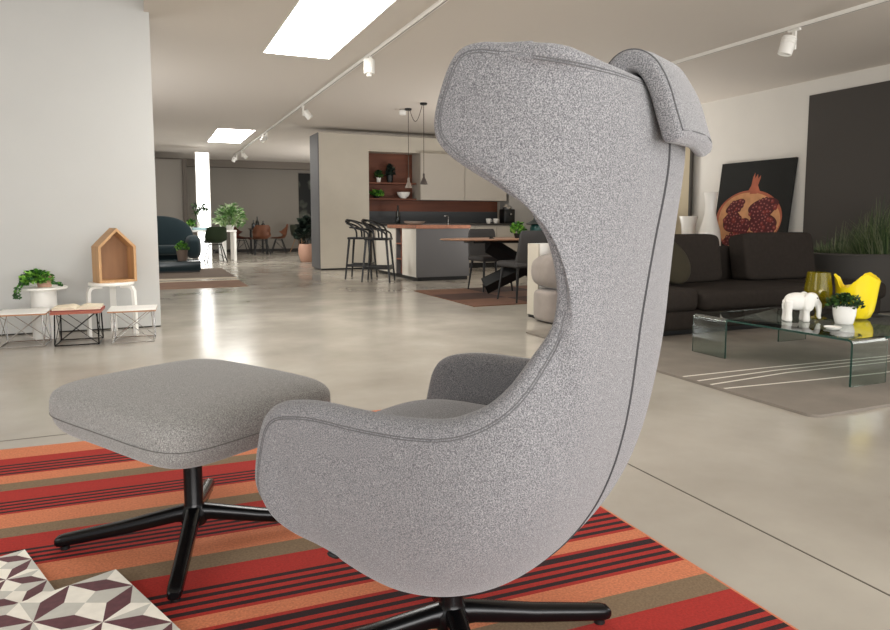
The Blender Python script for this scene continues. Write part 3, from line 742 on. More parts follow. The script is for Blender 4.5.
# picture: origin at its bottom centre; local x to the right in view (-y of the room), local z up the canvas
pic = thing('pomegranate_picture', 'large dark canvas with a cut pomegranate, leaning on the right wall behind the sofa', 'picture', (7.69, 7.07, .4555), 0)
MP = Matrix.Rotation(math.radians(7.5), 4, 'Y')
Wp, Hp = 1.26, 1.345
bm = B(); box(bm, 0, .035, -Wp/2, Wp/2, 0, Hp, M=MP); obj('canvas', bm, mat('canvas_black', (26, 27, 25), .8, var=.1, vscale=5), pic, smooth=False)
def PM(off): return MP @ Matrix(((0, 0, -1, -off), (-1, 0, 0, 0), (0, 1, 0, 0), (0, 0, 0, 1)))   # (u right, v up, 0)
def shape(bm, pts, off, mi=0):
    M = PM(off); face(bm, [M @ Vector((u, v, 0)) for u, v in pts], mi)
def blob(cx, cy, rx, ry, wob=0., n=48, ph=0.):
    return [(cx+rx*(1+wob*math.sin(3*2*PI*i/n+ph)+wob*.6*math.sin(5*2*PI*i/n+ph*2))*math.cos(2*PI*i/n), cy+ry*(1+wob*math.sin(3*2*PI*i/n+ph))*math.sin(2*PI*i/n)) for i in range(n)]
SK = [mat('fruit_rind', (166, 92, 68), .7, var=.25, vscale=6), mat('fruit_flesh', (200, 146, 102), .7, var=.18, vscale=8), mat('seed_dark', (84, 24, 30), .4, var=.4, vscale=30), mat('seed_light', (158, 92, 88), .4), mat('seed_red', (122, 40, 36), .4), mat('seed_bed', (78, 26, 28), .6)]
cy = .50; bm = B()
shape(bm, blob(-.04, cy, .57, .44, .015), .0005, 0)
shape(bm, [(-.1, cy+.40), (-.045, cy+.50), (-.03, cy+.62), (-.005, cy+.68), (.005, cy+.60), (.045, cy+.66), (.06, cy+.59), (.095, cy+.64), (.1, cy+.60), (.07, cy+.50), (.12, cy+.40)], .0004, 0)
shape(bm, blob(-.04, cy, .535, .405, .02, ph=1.), .001, 1)
shape(bm, [(-.055, cy+.38), (-.02, cy+.5), (0, cy+.58), (.05, cy+.57), (.045, cy+.48), (.07, cy+.38)], .0011, 0)
obj('fruit', bm, SK, pic, smooth=False)
R = random.Random(11); bm = B(); kk = 0
def cluster(cx, cy, rx, ry, n, rot):
    global kk
    done = []
    M_ = [(cx+x*math.cos(rot)-y*math.sin(rot), cy+x*math.sin(rot)+y*math.cos(rot)) for x, y in blob(0, 0, rx*1.12, ry*1.2, .06, 40, kk)]
    shape(bm, M_, .0013+.00001*kk*.1, 5)
    for _ in range(n*14):
        if len(done) >= n: break
        a = R.uniform(0, 2*PI); q = math.sqrt(R.random()); x0 = rx*q*math.cos(a); y0 = ry*q*math.sin(a)
        u = cx+x0*math.cos(rot)-y0*math.sin(rot); v = cy+x0*math.sin(rot)+y0*math.cos(rot)
        if any((u-a_)**2+(v-b_)**2 < .0021 for a_, b_ in done): continue
        done.append((u, v)); kk += 1
        s = R.uniform(.028, .038); o = .0015+.00002*kk
        shape(bm, blob(u, v, s, s*R.uniform(.9, 1.2), .04, 12, R.random()*6), o, 2 if R.random() < .75 else 4)
        shape(bm, blob(u-.005, v+.006, s*.42, s*.36, 0, 8), o+.00001, 3)
cluster(-.28, cy+.20, .15, .075, 18, .5); cluster(-.29, cy-.02, .16, .13, 34, -.3); cluster(-.1, cy-.10, .09, .13, 16, -.6)
cluster(.20, cy+.17, .22, .12, 36, .3); cluster(.24, cy-.06, .2, .14, 42, -.2); cluster(-.25, cy-.26, .16, .07, 14, .3); cluster(.12, cy-.26, .18, .08, 18, -.2)
obj('seeds', bm, SK, pic, smooth=False)
# beige panel leaning near the picture
t = thing('leaning_panel', 'tall beige panel with dark edge against the right wall, left of the vases', 'panel', (7.82, 8.72, 0))
bm = B(); box(bm, -.02, .02, -.42, .5, 0, 2.1); obj('board', bm, mat('beige_board', (168, 156, 132), .7), t)
bm = B(); box(bm, -.022, .022, -.46, -.42, 0, 2.1); obj('edge_strip', bm, mat('dark_edge', (62, 58, 52), .6), t)
# grass plant
t = thing('grass_planter', 'large grassy plant in a dark round planter at the right end of the dark sofa', 'plant', (7.08, 4.98, 0))
bm = B(); lathe(bm, [(0, 0), (.38, 0), (.42, .02), (.50, .30), (.55, .56), (.565, .60), (.545, .615), (.52, .60), (.48, .52), (0, .52)], n=32, cap=False); obj('planter', bm, mat('dark_planter', (60, 57, 53), .7), t)
bm = B(); R = random.Random(5)
for _ in range(900):
    a = R.uniform(0, 2*PI); r0 = .42*math.sqrt(R.random()); l = R.uniform(.42, .85)*(.62+.38*math.cos(a+1+.7)); le = R.uniform(.05, .8); d = Vector((math.cos(a), math.sin(a), 0)); s = Vector((-d.y, d.x, 0))*R.uniform(.004, .008)
    b0 = Vector((r0*math.cos(a+1), r0*math.sin(a+1), .52)); prev = None; mi = R.randrange(3)
    for q in range(5):
        f = q/4; p = b0+d*le*f*f*l+Vector((0, 0, l*f*(1-.35*le*f))); w = s*(1-f*.9); p.x = min(p.x, .74)
        cur = (bm.verts.new(p-w), bm.verts.new(p+w))
        if prev: f_ = bm.faces.new((prev[0], prev[1], cur[1], cur[0])); f_.material_index = mi
        prev = cur
obj('grass_blades', bm, [mat('grass_a', (84, 100, 60), .6), mat('grass_b', (116, 122, 92), .6), mat('grass_c', (50, 70, 40), .6)], t)

# ceiling tracks and heads
for x, y0, y1, lab in ((2.28, 3.0, 19.6, 'long white ceiling light track running past the skylights'), (5.55, 1.5, 9.5, 'white ceiling light track above the sofa side of the room')):
    t = thing('light_track', lab, 'light track', (x, 0, CEIL))
    bm = B(); box(bm, -.018, .018, y0, y1, -.034, 0); obj('rail', bm, WHITEMATT, t)
    bm = B(); box(bm, -.006, .006, y0+.02, y1-.02, -.0355, -.034); obj('slot', bm, mat('track_slot', (150, 146, 140), .5), t)
def track_spot(label, x, y, side, sc=1., aim=(.6, -.3, -.8)):
    t = thing('track_spotlight', label, 'spotlight', (x, y, CEIL-.036), 0, 'white ceiling track spotlights')
    bm = B(); box(bm, -.014, .014, -.05*sc, .05*sc, -.022, 0, r=.003, seg=1); obj('adapter', bm, WHITEMATT, t)
    bm = B(); box(bm, -.012, .012, -.02, .02, -.15*sc, -.02, r=.003, seg=1); obj('arm', bm, WHITEMATT, t)
    d = Vector(aim).normalized(); M = Matrix.Translation((side*.07*sc, 0, -.13*sc)) @ d.to_track_quat('Z', 'Y').to_matrix().to_4x4()
    bm = B(); lathe(bm, [(0, -.07*sc), (.045*sc, -.07*sc), (.05*sc, -.06*sc), (.05*sc, .06*sc), (.046*sc, .062*sc), (.043*sc, .03*sc), (0, .03*sc)], n=24, cap=False); bmesh.ops.transform(bm, matrix=M, verts=bm.verts); hd = obj('lamp_head', bm, WHITE, t)
    bm = B()
    for q in range(3): lathe(bm, [(.049*sc, (-.058+.016*q)*sc), (.054*sc, (-.058+.016*q)*sc), (.054*sc, (-.052+.016*q)*sc), (.049*sc, (-.052+.016*q)*sc)], n=24, cap=False)
    bmesh.ops.transform(bm, matrix=M, verts=bm.verts); obj('cooling_fin', bm, WHITEMATT, hd)
    return t
t = thing('ceiling_track_light', 'short white cylinder lamp on the ceiling track, nearest of that track', 'spotlight', (2.28, 7.26, CEIL-.036), 0, 'white ceiling track spotlights')
bm = B(); box(bm, -.014, .014, -.05, .05, -.02, 0); obj('adapter', bm, WHITEMATT, t)
bm = B(); lathe(bm, [(0, -.02), (.055, -.02), (.06, -.026), (.06, -.165), (.056, -.17), (0, -.17)], n=30, cap=False); obj('lamp_head', bm, WHITE, t)
bm = B(); lathe(bm, [(0, -.2), (.028, -.2), (.03, -.17), (0, -.17)], n=20, cap=False); obj('nozzle', bm, WHITEMATT, t)
track_spot('second white spotlight along the long ceiling track, beyond the cylinder lamp', 2.28, 10.66, 1)
track_spot('third white spotlight along the long ceiling track, before the far skylight', 2.28, 14.1, -1, aim=(-.5, -.3, -.8))
track_spot('spotlight near the far end of the long track, turned right', 2.28, 18.0, 1)
track_spot('white spotlight at the very end of the long ceiling track', 2.28, 19.1, -1, aim=(-.4, .2, -.9))
track_spot('large white spotlight on the ceiling track above the sofa side', 5.55, 4.63, -1, 1.25, aim=(-.2, .15, -1))

# ------------------------------------------------------------------ kitchen
t = thing('wood_niche_panel', 'dark walnut wall panelling of the kitchen niche', 'wall panel', (4.07, 13.38, 0))
bm = B(); box(bm, 0, 3.04, -.02, .018, 1.15, 2.318); obj('panel', bm, WALNUT, t)
tt = tag(obj('splashback', (lambda b: (box(b, 4.07, 7.11, 13.36, 13.398, .905, 1.149), b)[1])(B()), SLATE, smooth=False), 'slate grey splashback below the walnut panelling in the kitchen', 'splashback')
for z, lab in ((1.69, 'upper walnut shelf in the kitchen niche, with dark pot plants'), (1.375, 'lower walnut shelf in the kitchen niche, with the white bowl')):
    bm = B(); box(bm, 4.075, 5.08, 13.06, 13.355, z, z+.03, r=.002, seg=1); tag(obj('wall_shelf', bm, WALNUT, smooth=False), lab, 'shelf', 'walnut niche shelves')
t = thing('wall_cabinet', 'pale grey wall cabinets hung beside the walnut niche', 'cabinet', (5.10, 12.90, 1.375))
bm = B(); box(bm, 0, 1.98, 0, .45, 0, .94); obj('carcass', bm, LACQ, t)
for i in range(2):
    bm = B(); box(bm, .004+i*.99, .984+i*.99, -.02, 0, .004, .936, r=.002, seg=1); obj('door', bm, LACQ, t)
def pot_plant(name, label, loc, rx, rz, n, ls, mats, pm, pr=.06, ph=.1, seed=1, rise=.02, lwf=.5):
    t = thing(name, label, 'plant', loc)
    bm = B(); lathe(bm, [(0, 0), (pr*.75, 0), (pr, ph), (pr*.9, ph), (pr*.8, ph*.8), (0, ph*.8)], n=20, cap=False); obj('pot', bm, pm, t)
    bm = B(); foliage(bm, (0, 0, ph+rise), rx, rz, n, ls, ls*lwf, seed, mi=len(mats), zmin=ph*.8); tube(bm, [(0, 0, ph*.8), (0, 0, ph+rise+rz*.5)], .006, 5); obj('foliage', bm, mats, t)
    return t
pot_plant('pot_plant', 'small green plant in a white pot on the upper walnut shelf', (4.32, 13.2, 1.721), .1, .12, 90, .08, DGREENS, PORC, .05, .1, 1)
pot_plant('pot_plant', 'dark tall plant in a black pot on the upper walnut shelf', (4.56, 13.2, 1.721), .1, .2, 110, .1, DARKLEAF, BLACKPAINT, .07, .15, 2)
pot_plant('pot_plant', 'bright green plant in a low bowl on the lower walnut shelf', (4.28, 13.2, 1.406), .16, .1, 130, .09, GREENS, BLACKPAINT, .07, .05, 3)
t = thing('bowl', 'white bowl on the lower walnut shelf', 'bowl', (4.85, 13.2, 1.406))
bm = B(); lathe(bm, [(0, 0), (.06, 0), (.065, .015), (.12, .07), (.135, .13), (.125, .13), (.11, .075), (0, .03)], n=28, cap=False); obj('bowl_body', bm, PORC, t)
t = thing('base_cabinet', 'pale grey kitchen base cabinets along the slate splashback', 'cabinet', (4.1, 12.42, 0))
bm = B(); box(bm, 0, 3.0, .05, .57, 0, .1); obj('plinth', bm, BLACKPAINT, t)
bm = B(); box(bm, 0, 3.0, .02, .57, .1, .86); obj('carcass', bm, LACQ, t)
for i in range(6):
    bm = B(); box(bm, .004+i*.5, .496+i*.5, 0, .02, .50, .84, r=.002, seg=1); obj('drawer', bm, LACQ, t)
    bm = B(); box(bm, .004+i*.5, .496+i*.5, 0, .02, .105, .48, r=.002, seg=1); obj('drawer', bm, LACQ, t)
bm = B(); box(bm, 4.075, 7.11, 12.38, 13.35, .8605, .9); tag(obj('worktop', bm, mat('dark_worktop', (50, 46, 43), .35), smooth=False), 'dark worktop on the base cabinets at the back of the kitchen', 'worktop')
ISL = mat('island_white', (218, 212, 200), .5)
t = thing('kitchen_island', 'white and dark grey kitchen island with a walnut gap in its side', 'kitchen island', (3.88, 9.98, 0))
bm = B(); box(bm, .03, .9, .03, 2.0, 0, .06); obj('plinth', bm, BLACKPAINT, t)
bm = B(); box(bm, .02, .92, 0.02, .66, .06, .83); box(bm, .12, .92, .66, 1.0, .06, .83); box(bm, .02, .92, 1.0, 2.05, .06, .83); obj('carcass', bm, GREYPANEL, t, smooth=False)
bm = B(); box(bm, .0, .92, 0, .02, .06, .83, r=.002, seg=1); obj('end_panel', bm, mat('island_end_grey', (86, 84, 84), .5), t)
bm = B(); box(bm, 0, .02, .02, .66, .06, .83, r=.002, seg=1); obj('side_panel', bm, ISL, t)
bm = B(); box(bm, 0, .02, 1.0, 2.05, .06, .83, r=.002, seg=1); obj('side_panel', bm, ISL, t)
bm = B(); box(bm, .10, .12, .66, 1.0, .06, .83); obj('gap_panel', bm, mat('gap_wood', (136, 84, 62), .5), t)
for z in (.3, .56):
    bm = B(); box(bm, .02, .1, .66, 1.0, z, z+.02); obj('gap_shelf', bm, mat('gap_wood', (136, 84, 62), .5), t)
bm = B(); box(bm, 3.865, 4.815, 9.96, 11.36, .831, .885, r=.003, seg=1); tag(obj('worktop', bm, COUNTER, smooth=False), 'brown wooden worktop on the kitchen island', 'worktop')
bm = B(); box(bm, 3.865, 4.815, 11.362, 12.04, .831, .85); tag(obj('worktop', bm, LACQ, smooth=False), 'thin pale worktop at the far end of the kitchen island', 'worktop')
STEEL = mat('dark_steel', (110, 108, 104), .3, 1.)
t = thing('faucet', 'small steel faucet at the back of the island worktop', 'faucet', (4.70, 10.6, .8855))
bm = B(); tube(bm, [(0, 0, 0), (0, 0, .13), (-.01, 0, .15), (-.03, 0, .155), (-.07, 0, .15), (-.075, 0, .135)], .009, 8); obj('spout', bm, STEEL, t)
bm = B(); lathe(bm, [(0, 0), (.025, 0), (.025, .03), (0, .03)], n=14, cap=False); obj('base', bm, STEEL, t)
t = thing('bottle', 'slim dark bottle on the worktop behind the island bowl', 'bottle', (4.62, 12.9, .9005))
bm = B(); lathe(bm, [(0, 0), (.045, 0), (.048, .01), (.048, .2), (.018, .26), (.016, .36), (0, .36)], n=18, cap=False); obj('bottle_body', bm, mat('dark_bottle', (22, 26, 24), .15), t)
t = thing('serving_dish', 'shallow pale dish on the brown island worktop', 'dish', (4.28, 11.1, .8855))
bm = B(); lathe(bm, [(0, 0), (.1, 0), (.17, .03), (.19, .06), (.18, .06), (.1, .02), (0, .015)], n=28, cap=False); obj('dish_body', bm, mat('dish_grey', (170, 166, 156), .4), t)
t = thing('coffee_machine', 'black and steel coffee machine on the dark back worktop', 'coffee machine', (7.02, 12.75, .9005))
bm = B(); box(bm, -.13, .13, -.12, .12, 0, .3, r=.02); obj('housing', bm, BLACKPAINT, t)
bm = B(); lathe(bm, [(0, .3), (.09, .3), (.1, .34), (.05, .4), (0, .41)], n=20, cap=False); obj('lid', bm, CHROME, t)
bm = B(); tube(bm, [(0, -.12, .2), (0, -.17, .19)], .02, 8); obj('nozzle', bm, CHROME, t)
for i, x in enumerate((6.55, 6.72)):
    t = thing('cup', ('white cup on the back worktop, left of its neighbour', 'white cup on the back worktop, nearest the coffee machine')[i], 'cup', (x, 12.7, .9005), 0, 'white cups by the coffee machine')
    bm = B(); lathe(bm, [(0, 0), (.035, 0), (.05, .05), (.055, .1), (.05, .1), (.045, .05), (0, .01)], n=18, cap=False); obj('cup_body', bm, PORC, t)
    bm = B(); tube(bm, [(.05, 0, .03), (.08, 0, .04), (.08, 0, .075), (.052, 0, .085)], .006, 6); obj('handle', bm, PORC, t)
# pendants
def pendant(label, x, y, z0, shade):
    t = thing('pendant_lamp', label, 'pendant lamp', (x, y, CEIL), 0, 'slim pendant lamps over the island')
    bm = B(); lathe(bm, [(0, -.03), (.05, -.03), (.055, -.02), (.055, 0), (0, 0)], n=20, cap=False); obj('canopy', bm, BLACKPAINT, t)
    bm = B(); tube(bm, [(0, 0, -.03), (0, 0, z0-CEIL+.1)], .005, 5); obj('cord', bm, mat('cord_brown', (70, 62, 54), .7), t)
    bm = B(); z = z0-CEIL; lathe(bm, [(0, z+.12), (.016, z+.12), (.018, z+.06), (.028, z+.04), (.062, z-.045), (.058, z-.045), (.02, z+.03), (0, z+.03)], n=24, cap=False); obj('shade', bm, shade, t)
pendant('left pendant lamp with a pale cone shade, hanging in front of the walnut niche', 3.93, 10.45, 1.53, mat('shade_pale', (128, 116, 106), .5))
pendant('right pendant lamp with a dark cone shade, hanging in front of the pale wall cabinet', 3.96, 9.86, 1.56, mat('shade_dark', (76, 68, 64), .5))
bm = B(); P = []
for i in range(17):
    f = i/16; P.append((3.93+.03*f, 10.39-.47*f, 2.73-.22*math.sin(PI*f)))
tag(obj('lamp_cable', bm if tube(bm, P, .005, 5) is None else bm, mat('cord_brown', (70, 62, 54), .7)), 'slack cable swagged between the two pendant canopies', 'cable')
t = thing('ceiling_spot', 'white spotlight on the ceiling beside the pendant canopies', 'spotlight', (3.87, 10.55, CEIL))
bm = B(); lathe(bm, [(0, -.09), (.05, -.09), (.055, -.08), (.055, -.02), (.03, 0), (0, 0)], n=20, cap=False); obj('lamp_head', bm, WHITE, t)

# bar stools
def bar_stool(label, loc, rz):
    t = thing('bar_stool', label, 'bar stool', loc, rz, 'black bar stools at the kitchen island')
    bm = B(); box(bm, -.19, .2, -.19, .19, .65, .685, r=.013, seg=3); obj('seat', bm, BLACKPAINT, t)
    for sx in (-1, 1):
        for sy in (-1, 1):
            bm = B(); tube(bm, [(sx*.22, sy*.215, .001), (sx*.16, sy*.16, .66)], [.014, .02], 8); obj('leg', bm, BLACKPAINT, t)
    bm = B(); q = [(-.19, -.195, .22), (.19, -.195, .22), (.19, .195, .22), (-.19, .195, .22)]
    for i in range(4):
        a = Vector(q[i]); b = Vector(q[(i+1) % 4]); tube(bm, [a, b], .014, 6)
    box(bm, .185, .205, -.2, .2, .19, .26); box(bm, -.2, .2, -.205, -.19, .2, .245); box(bm, -.2, .2, .19, .205, .2, .245)
    obj('footrest', bm, BLACKPAINT, t)
    # woven back: three looping bars
    def bow(zt, wx, xb, fx):
        P = []
        for i in range(25):
            a = PI*i/24; P.append((xb+(fx-xb)*abs(math.cos(a))**1.6, -wx*math.cos(a)*(1 if abs(math.cos(a)) < .98 else .97), .68+(zt-.68)*math.sin(a)**.55))
        return P
    for zt, w, xb, fx in ((.965, .20, -.21, .10), (.91, .19, -.24, -.03), (.845, .21, -.19, .17)):
        bm = B(); tube(bm, bow(zt, w, xb, fx), .015, 7); obj('back_loop', bm, BLACKPAINT, t)
    bm = B(); tube(bm, [(-.225, -.12, .935), (-.235, 0, .955), (-.225, .12, .935)], [.016, .034, .016], 8); obj('back_rail', bm, BLACKPAINT, t)
    return t
s0 = bar_stool('farther black bar stool with looped back, left of the other at the island', (3.27, 10.95, 0), math.radians(-30))
dup(s0, (3.34, 10.25, 0), math.radians(-30), 'nearer black bar stool with looped back, right beside the island')

# ------------------------------------------------------------------ dining corner
bm = B(); DR = [mat('brown_rug', (104, 72, 54), .95, var=.15, vscale=4), mat('brown_rug_dark', (66, 42, 32), .95, var=.15, vscale=4)]
for i in range(4):
    for j in range(3):
        x0 = 3.30+.75*i; y0 = 6.73+.62*j; c = (i+j) % 2
        face(bm, [(x0, y0, .011), (x0+.75, y0, .011), (x0+.75, y0+.62, .011), (x0, y0+.62, .011)], c)
face(bm, [(3.3, 6.73, .0005), (6.3, 6.73, .0005), (6.3, 6.73, .011), (3.3, 6.73, .011)], 0); face(bm, [(3.3, 6.73, .0005), (3.3, 6.73, .011), (3.3, 8.59, .011), (3.3, 8.59, .0005)], 0)
face(bm, [(3.3, 8.59, .0005), (3.3, 8.59, .011), (6.3, 8.59, .011), (6.3, 8.59, .0005)], 0); face(bm, [(6.3, 6.73, .0005), (6.3, 8.59, .0005), (6.3, 8.59, .011), (6.3, 6.73, .011)], 0)
face(bm, [(3.3, 6.73, .0005), (3.3, 8.59, .0005), (6.3, 8.59, .0005), (6.3, 6.73, .0005)], 0)
bmesh.ops.remove_doubles(bm, verts=bm.verts, dist=1e-5); bmesh.ops.recalc_face_normals(bm, faces=bm.faces)
tag(obj('patchwork_rug', bm, DR, smooth=False), 'brown patchwork rug under the oval dining table', 'rug')
t = thing('dining_table', 'oval dining table with a wooden top on a crossed black base', 'dining table', (4.45, 7.6, .0115))
bm = B(); lathe(bm, [(0, .695), (1., .70), (1.03, .712), (1.03, .718), (1.02, .722), (0, .722)], n=72, fn=lambda p, a: (p[0]*1.14, p[1]*.46, p[2]), cap=False); obj('tabletop', bm, mat('table_oak_dark', (150, 112, 88), .35), t)
bm = B(); tube(bm, [(-.62, -.16, .655), (.55, .16, .105)], .05, 4, flat=2.2); obj('leg', bm, BLACKPAINT, t)
bm = B(); tube(bm, [(.62, -.16, .655), (-.5, .16, .105)], .05, 4, flat=2.2); obj('leg', bm, BLACKPAINT, t)
bm = B(); box(bm, -.8, .8, -.14, .14, .665, .694); obj('apron', bm, BLACKPAINT, t)
def dining_chair(label, loc, rz, cushion=None):
    t = thing('dining_chair', label, 'chair', loc, rz, 'anthracite dining chairs at the oval table')
    bm = B(); box(bm, -.23, .24, -.235, .235, .40, .47, r=.028, seg=4); obj('seat', bm, DINEGREY, t)
    bm = B(); rows = []
    for i in range(13):
        f = i/12; z = .43+.40*f; x = -.2-.07*f-.02*math.sin(f*PI); hw = .235-.03*f
        row = []
        for q in range(20):
            u = 2*PI*q/20; yy = hw*sgp(math.cos(u), .5); tk = .02*sgp(math.sin(u), .6); e = math.sqrt(max(.03, 1-max(0, (f-.8)/.2)**2))
            row.append(bm.verts.new((x+tk*e+.28*yy*yy*4*.25, yy*(1 if f < .85 else 1-.12*((f-.85)/.15)**2), z)))
        rows.append(row)
    for i in range(12):
        for q in range(20): bm.faces.new((rows[i][q], rows[i][(q+1) % 20], rows[i+1][(q+1) % 20], rows[i+1][q]))
    bm.faces.new(rows[0][::-1]); bm.faces.new(rows[-1]); bmesh.ops.recalc_face_normals(bm, faces=bm.faces)
    obj('backrest', bm, DINEGREY, t, angle=60)
    for sx in (-1, 1):
        for sy in (-1, 1):
            bm = B(); tube(bm, [(sx*.23, sy*.22, .001), (sx*.18, sy*.18, .41)], [.011, .019], 8); obj('leg', bm, BLACKPAINT, t)
    return t
c0 = dining_chair('anthracite dining chair on the near side of the oval table', (4.07, 6.98, .0115), math.radians(90))
dup(c0, (4.27, 8.22, .0115), math.radians(-90), 'anthracite dining chair on the far side of the oval table')
pot_plant('table_plant', 'bright green bushy plant on the oval dining table', (4.35, 7.6, .735), .14, .12, 160, .06, GREENS, BLACKPAINT, .06, .06, 4)
t = thing('lantern', 'dark teal metal lantern on the oval dining table, beside the green plant', 'lantern', (4.63, 7.62, .735))
TEALM = mat('teal_enamel', (18, 66, 62), .3)
bm = B(); lathe(bm, [(0, 0), (.1, 0), (.105, .01), (.1, .03), (0, .03)], n=24, cap=False); obj('base', bm, TEALM, t)
bm = B(); lathe(bm, [(0, .03), (.075, .03), (.085, .08), (.085, .13), (.07, .17), (0, .17)], n=24, cap=False); obj('body', bm, TEALM, t)
bm = B(); lathe(bm, [(0, .17), (.13, .17), (.14, .18), (.05, .23), (.03, .27), (0, .28)], n=24, cap=False); obj('cap', bm, mat('lantern_cap', (30, 40, 38), .4), t)
bm = B(); tube(bm, [(-.03, 0, .27), (-.03, 0, .31), (0, 0, .33), (.03, 0, .31), (.03, 0, .27)], .006, 6); obj('handle', bm, BLACKPAINT, t)
t = thing('white_cabinet', 'narrow white cabinet end beside the stone grey armchair', 'cabinet', (3.45, 5.64, 0))
bm = B(); box(bm, .01, .5, .01, .19, 0, .03); obj('plinth', bm, BLACKPAINT, t)
bm = B(); box(bm, .02, .52, 0, .2, .03, .73, r=.002, seg=1); obj('carcass', bm, WHITE, t)
bm = B(); box(bm, 0, .02, 0, .2, .03, .73, r=.002, seg=1); obj('side_panel', bm, CREAM, t)
t = thing('stone_grey_armchair', 'plump stone grey suede armchair partly hidden behind the wing armchair', 'armchair', (3.62, 5.43, 0))
bm = B(); superell(bm, (-.02, 0, .16), (.26, .16, .155), .3, .35, 40, 18); obj('base', bm, GREYFAB, t)
bm = B(); superell(bm, (-.01, 0, .48), (.30, .175, .17), .7, .4, 44, 20); obj('seat_cushion', bm, GREYFAB, t)
bm = B(); superell(bm, (.12, .09, .68), (.2, .08, .2), .6, .5, 40, 18); obj('backrest', bm, GREYFAB, t)

# ------------------------------------------------------------------ far end of the room
bm = B(); RB = [mat('far_rug_brown', (132, 104, 86), .95, var=.08, vscale=3), mat('far_rug_edge', (196, 184, 166), .95)]
box(bm, -2.2, 1.33, 10.2, 11.25, .0005, .010); box(bm, -2.2, 1.33, 11.25, 11.42, .0005, .0105, mi=1); tag(obj('brown_rug', bm, RB, smooth=False), 'brown rug with a pale border beyond the pale wall, the nearer of two', 'rug')
bm = B(); RC = [mat('far_rug_grey', (112, 98, 86), .95, var=.08, vscale=3), mat('far_rug_edge', (196, 184, 166), .95)]
box(bm, -2.2, 1.36, 11.95, 14.3, .0005, .010); box(bm, -2.2, 1.36, 11.75, 11.95, .0005, .0105, mi=1); tag(obj('taupe_rug', bm, RC, smooth=False), 'taupe rug under the low dark table, the farther of two by the wall', 'rug')
t = thing('low_dark_table', 'low dark gloss block table in front of the teal armchair', 'coffee table', (.1, 13.7, .0112))
bm = B(); box(bm, -.9, .78, -.35, .35, .0, .03); obj('plinth', bm, BLACKPAINT, t)
bm = B(); box(bm, -.92, .80, -.37, .37, .03, .2, r=.006); obj('table_body', bm, mat('petrol_gloss', (30, 44, 48), .2), t)
t = pot_plant('box_planter', 'bushy green plant in a brown square planter on the low dark table', (.60, 13.7, .2117), .13, .13, 170, .07, GREENS, mat('planter_brown', (104, 88, 76), .7), .105, .2, 6)
t = thing('teal_lounge_chair', 'dark teal rounded lounge chair with curled arms near the bright window slot', 'armchair', (.20, 16.3, 0))
bm = B(); superell(bm, (0, 0, 0), (.78, .13, .55), .8, .75, 44, 22, M=Matrix.Translation((0, .2, .52)) @ Matrix.Rotation(-.15, 4, 'X')); obj('backrest', bm, TEAL, t)
bm = B(); box(bm, -.6, .6, -.55, .15, .22, .42, r=.07, seg=4); obj('seat', bm, TEAL, t)
for sx in (-1, 1):
    bm = B(); superell(bm, (sx*.74, -.15, .38), (.16, .42, .26), .7, .6, 32, 18); obj('arm', bm, TEAL, t)
    for sy in (-.45, .25):
        bm = B(); tube(bm, [(sx*.5, sy, .001), (sx*.45, sy*.9, .24)], .012, 6); obj('leg', bm, CHROME, t)
t = thing('white_table', 'long white table with slab legs near the bright window slot', 'table', (1.5, 17.3, 0))
bm = B(); box(bm, -.62, .48, -.35, .35, .69, .735, r=.003, seg=1); obj('tabletop', bm, WHITE, t)
for x0, y0 in ((.40, -.34), (.40, .22), (-.60, .22), (-.60, -.34)):
    bm = B(); box(bm, x0, x0+.07, y0, y0+.12, 0, .69); obj('leg', bm, WHITE, t)
bm = B(); box(bm, .12, .26, -.1, .3, 0, .69); obj('support_slab', bm, WHITE, t)
t = thing('pale_blue_tray', 'pale blue tray on the white table, left of the large fern', 'tray', (1.2, 17.2, .7355))
bm = B(); box(bm, -.2, .2, -.14, .14, 0, .02, r=.005); obj('tray_base', bm, mat('pale_blue', (160, 190, 196), .4), t)
bm = B(); box(bm, -.2, .2, -.14, -.13, .02, .06); box(bm, -.2, .2, .13, .14, .02, .06); box(bm, -.2, -.19, -.13, .13, .02, .06); box(bm, .19, .2, -.13, .13, .02, .06); obj('tray_rim', bm, mat('pale_blue', (160, 190, 196), .4), t)
pot_plant('large_fern', 'large pale green fern on the white table', (1.88, 17.4, .7355), .34, .36, 420, .3, PALEGREENS, WHITE, .1, .12, 9, .08, .2)
pot_plant('small_plant', 'small green plant at the left end of the white table', (.98, 17.45, .7355), .12, .16, 60, .1, GREENS, WHITE, .06, .08, 12)
t = thing('branch_vase', 'thin leafy branches in a slim vase before the bright window slot', 'plant', (1.17, 17.5, .7355))
bm = B(); lathe(bm, [(0, 0), (.04, 0), (.045, .1), (.02, .18), (.016, .18), (0, .02)], n=16, cap=False); obj('vase', bm, WHITE, t)
bm = B(); R = random.Random(3)
for q in range(9):
    a = R.uniform(0, 6.28); e = Vector((math.cos(a)*.14, math.sin(a)*.14, .45+R.uniform(-.1, .15))); tube(bm, [(0, 0, .1), e*.5+Vector((0, 0, .1)), e], .004, 4)
    foliage(bm, e, .08, .08, 9, .09, .05, 70+q, mi=3)
obj('branches', bm, DGREENS, t)
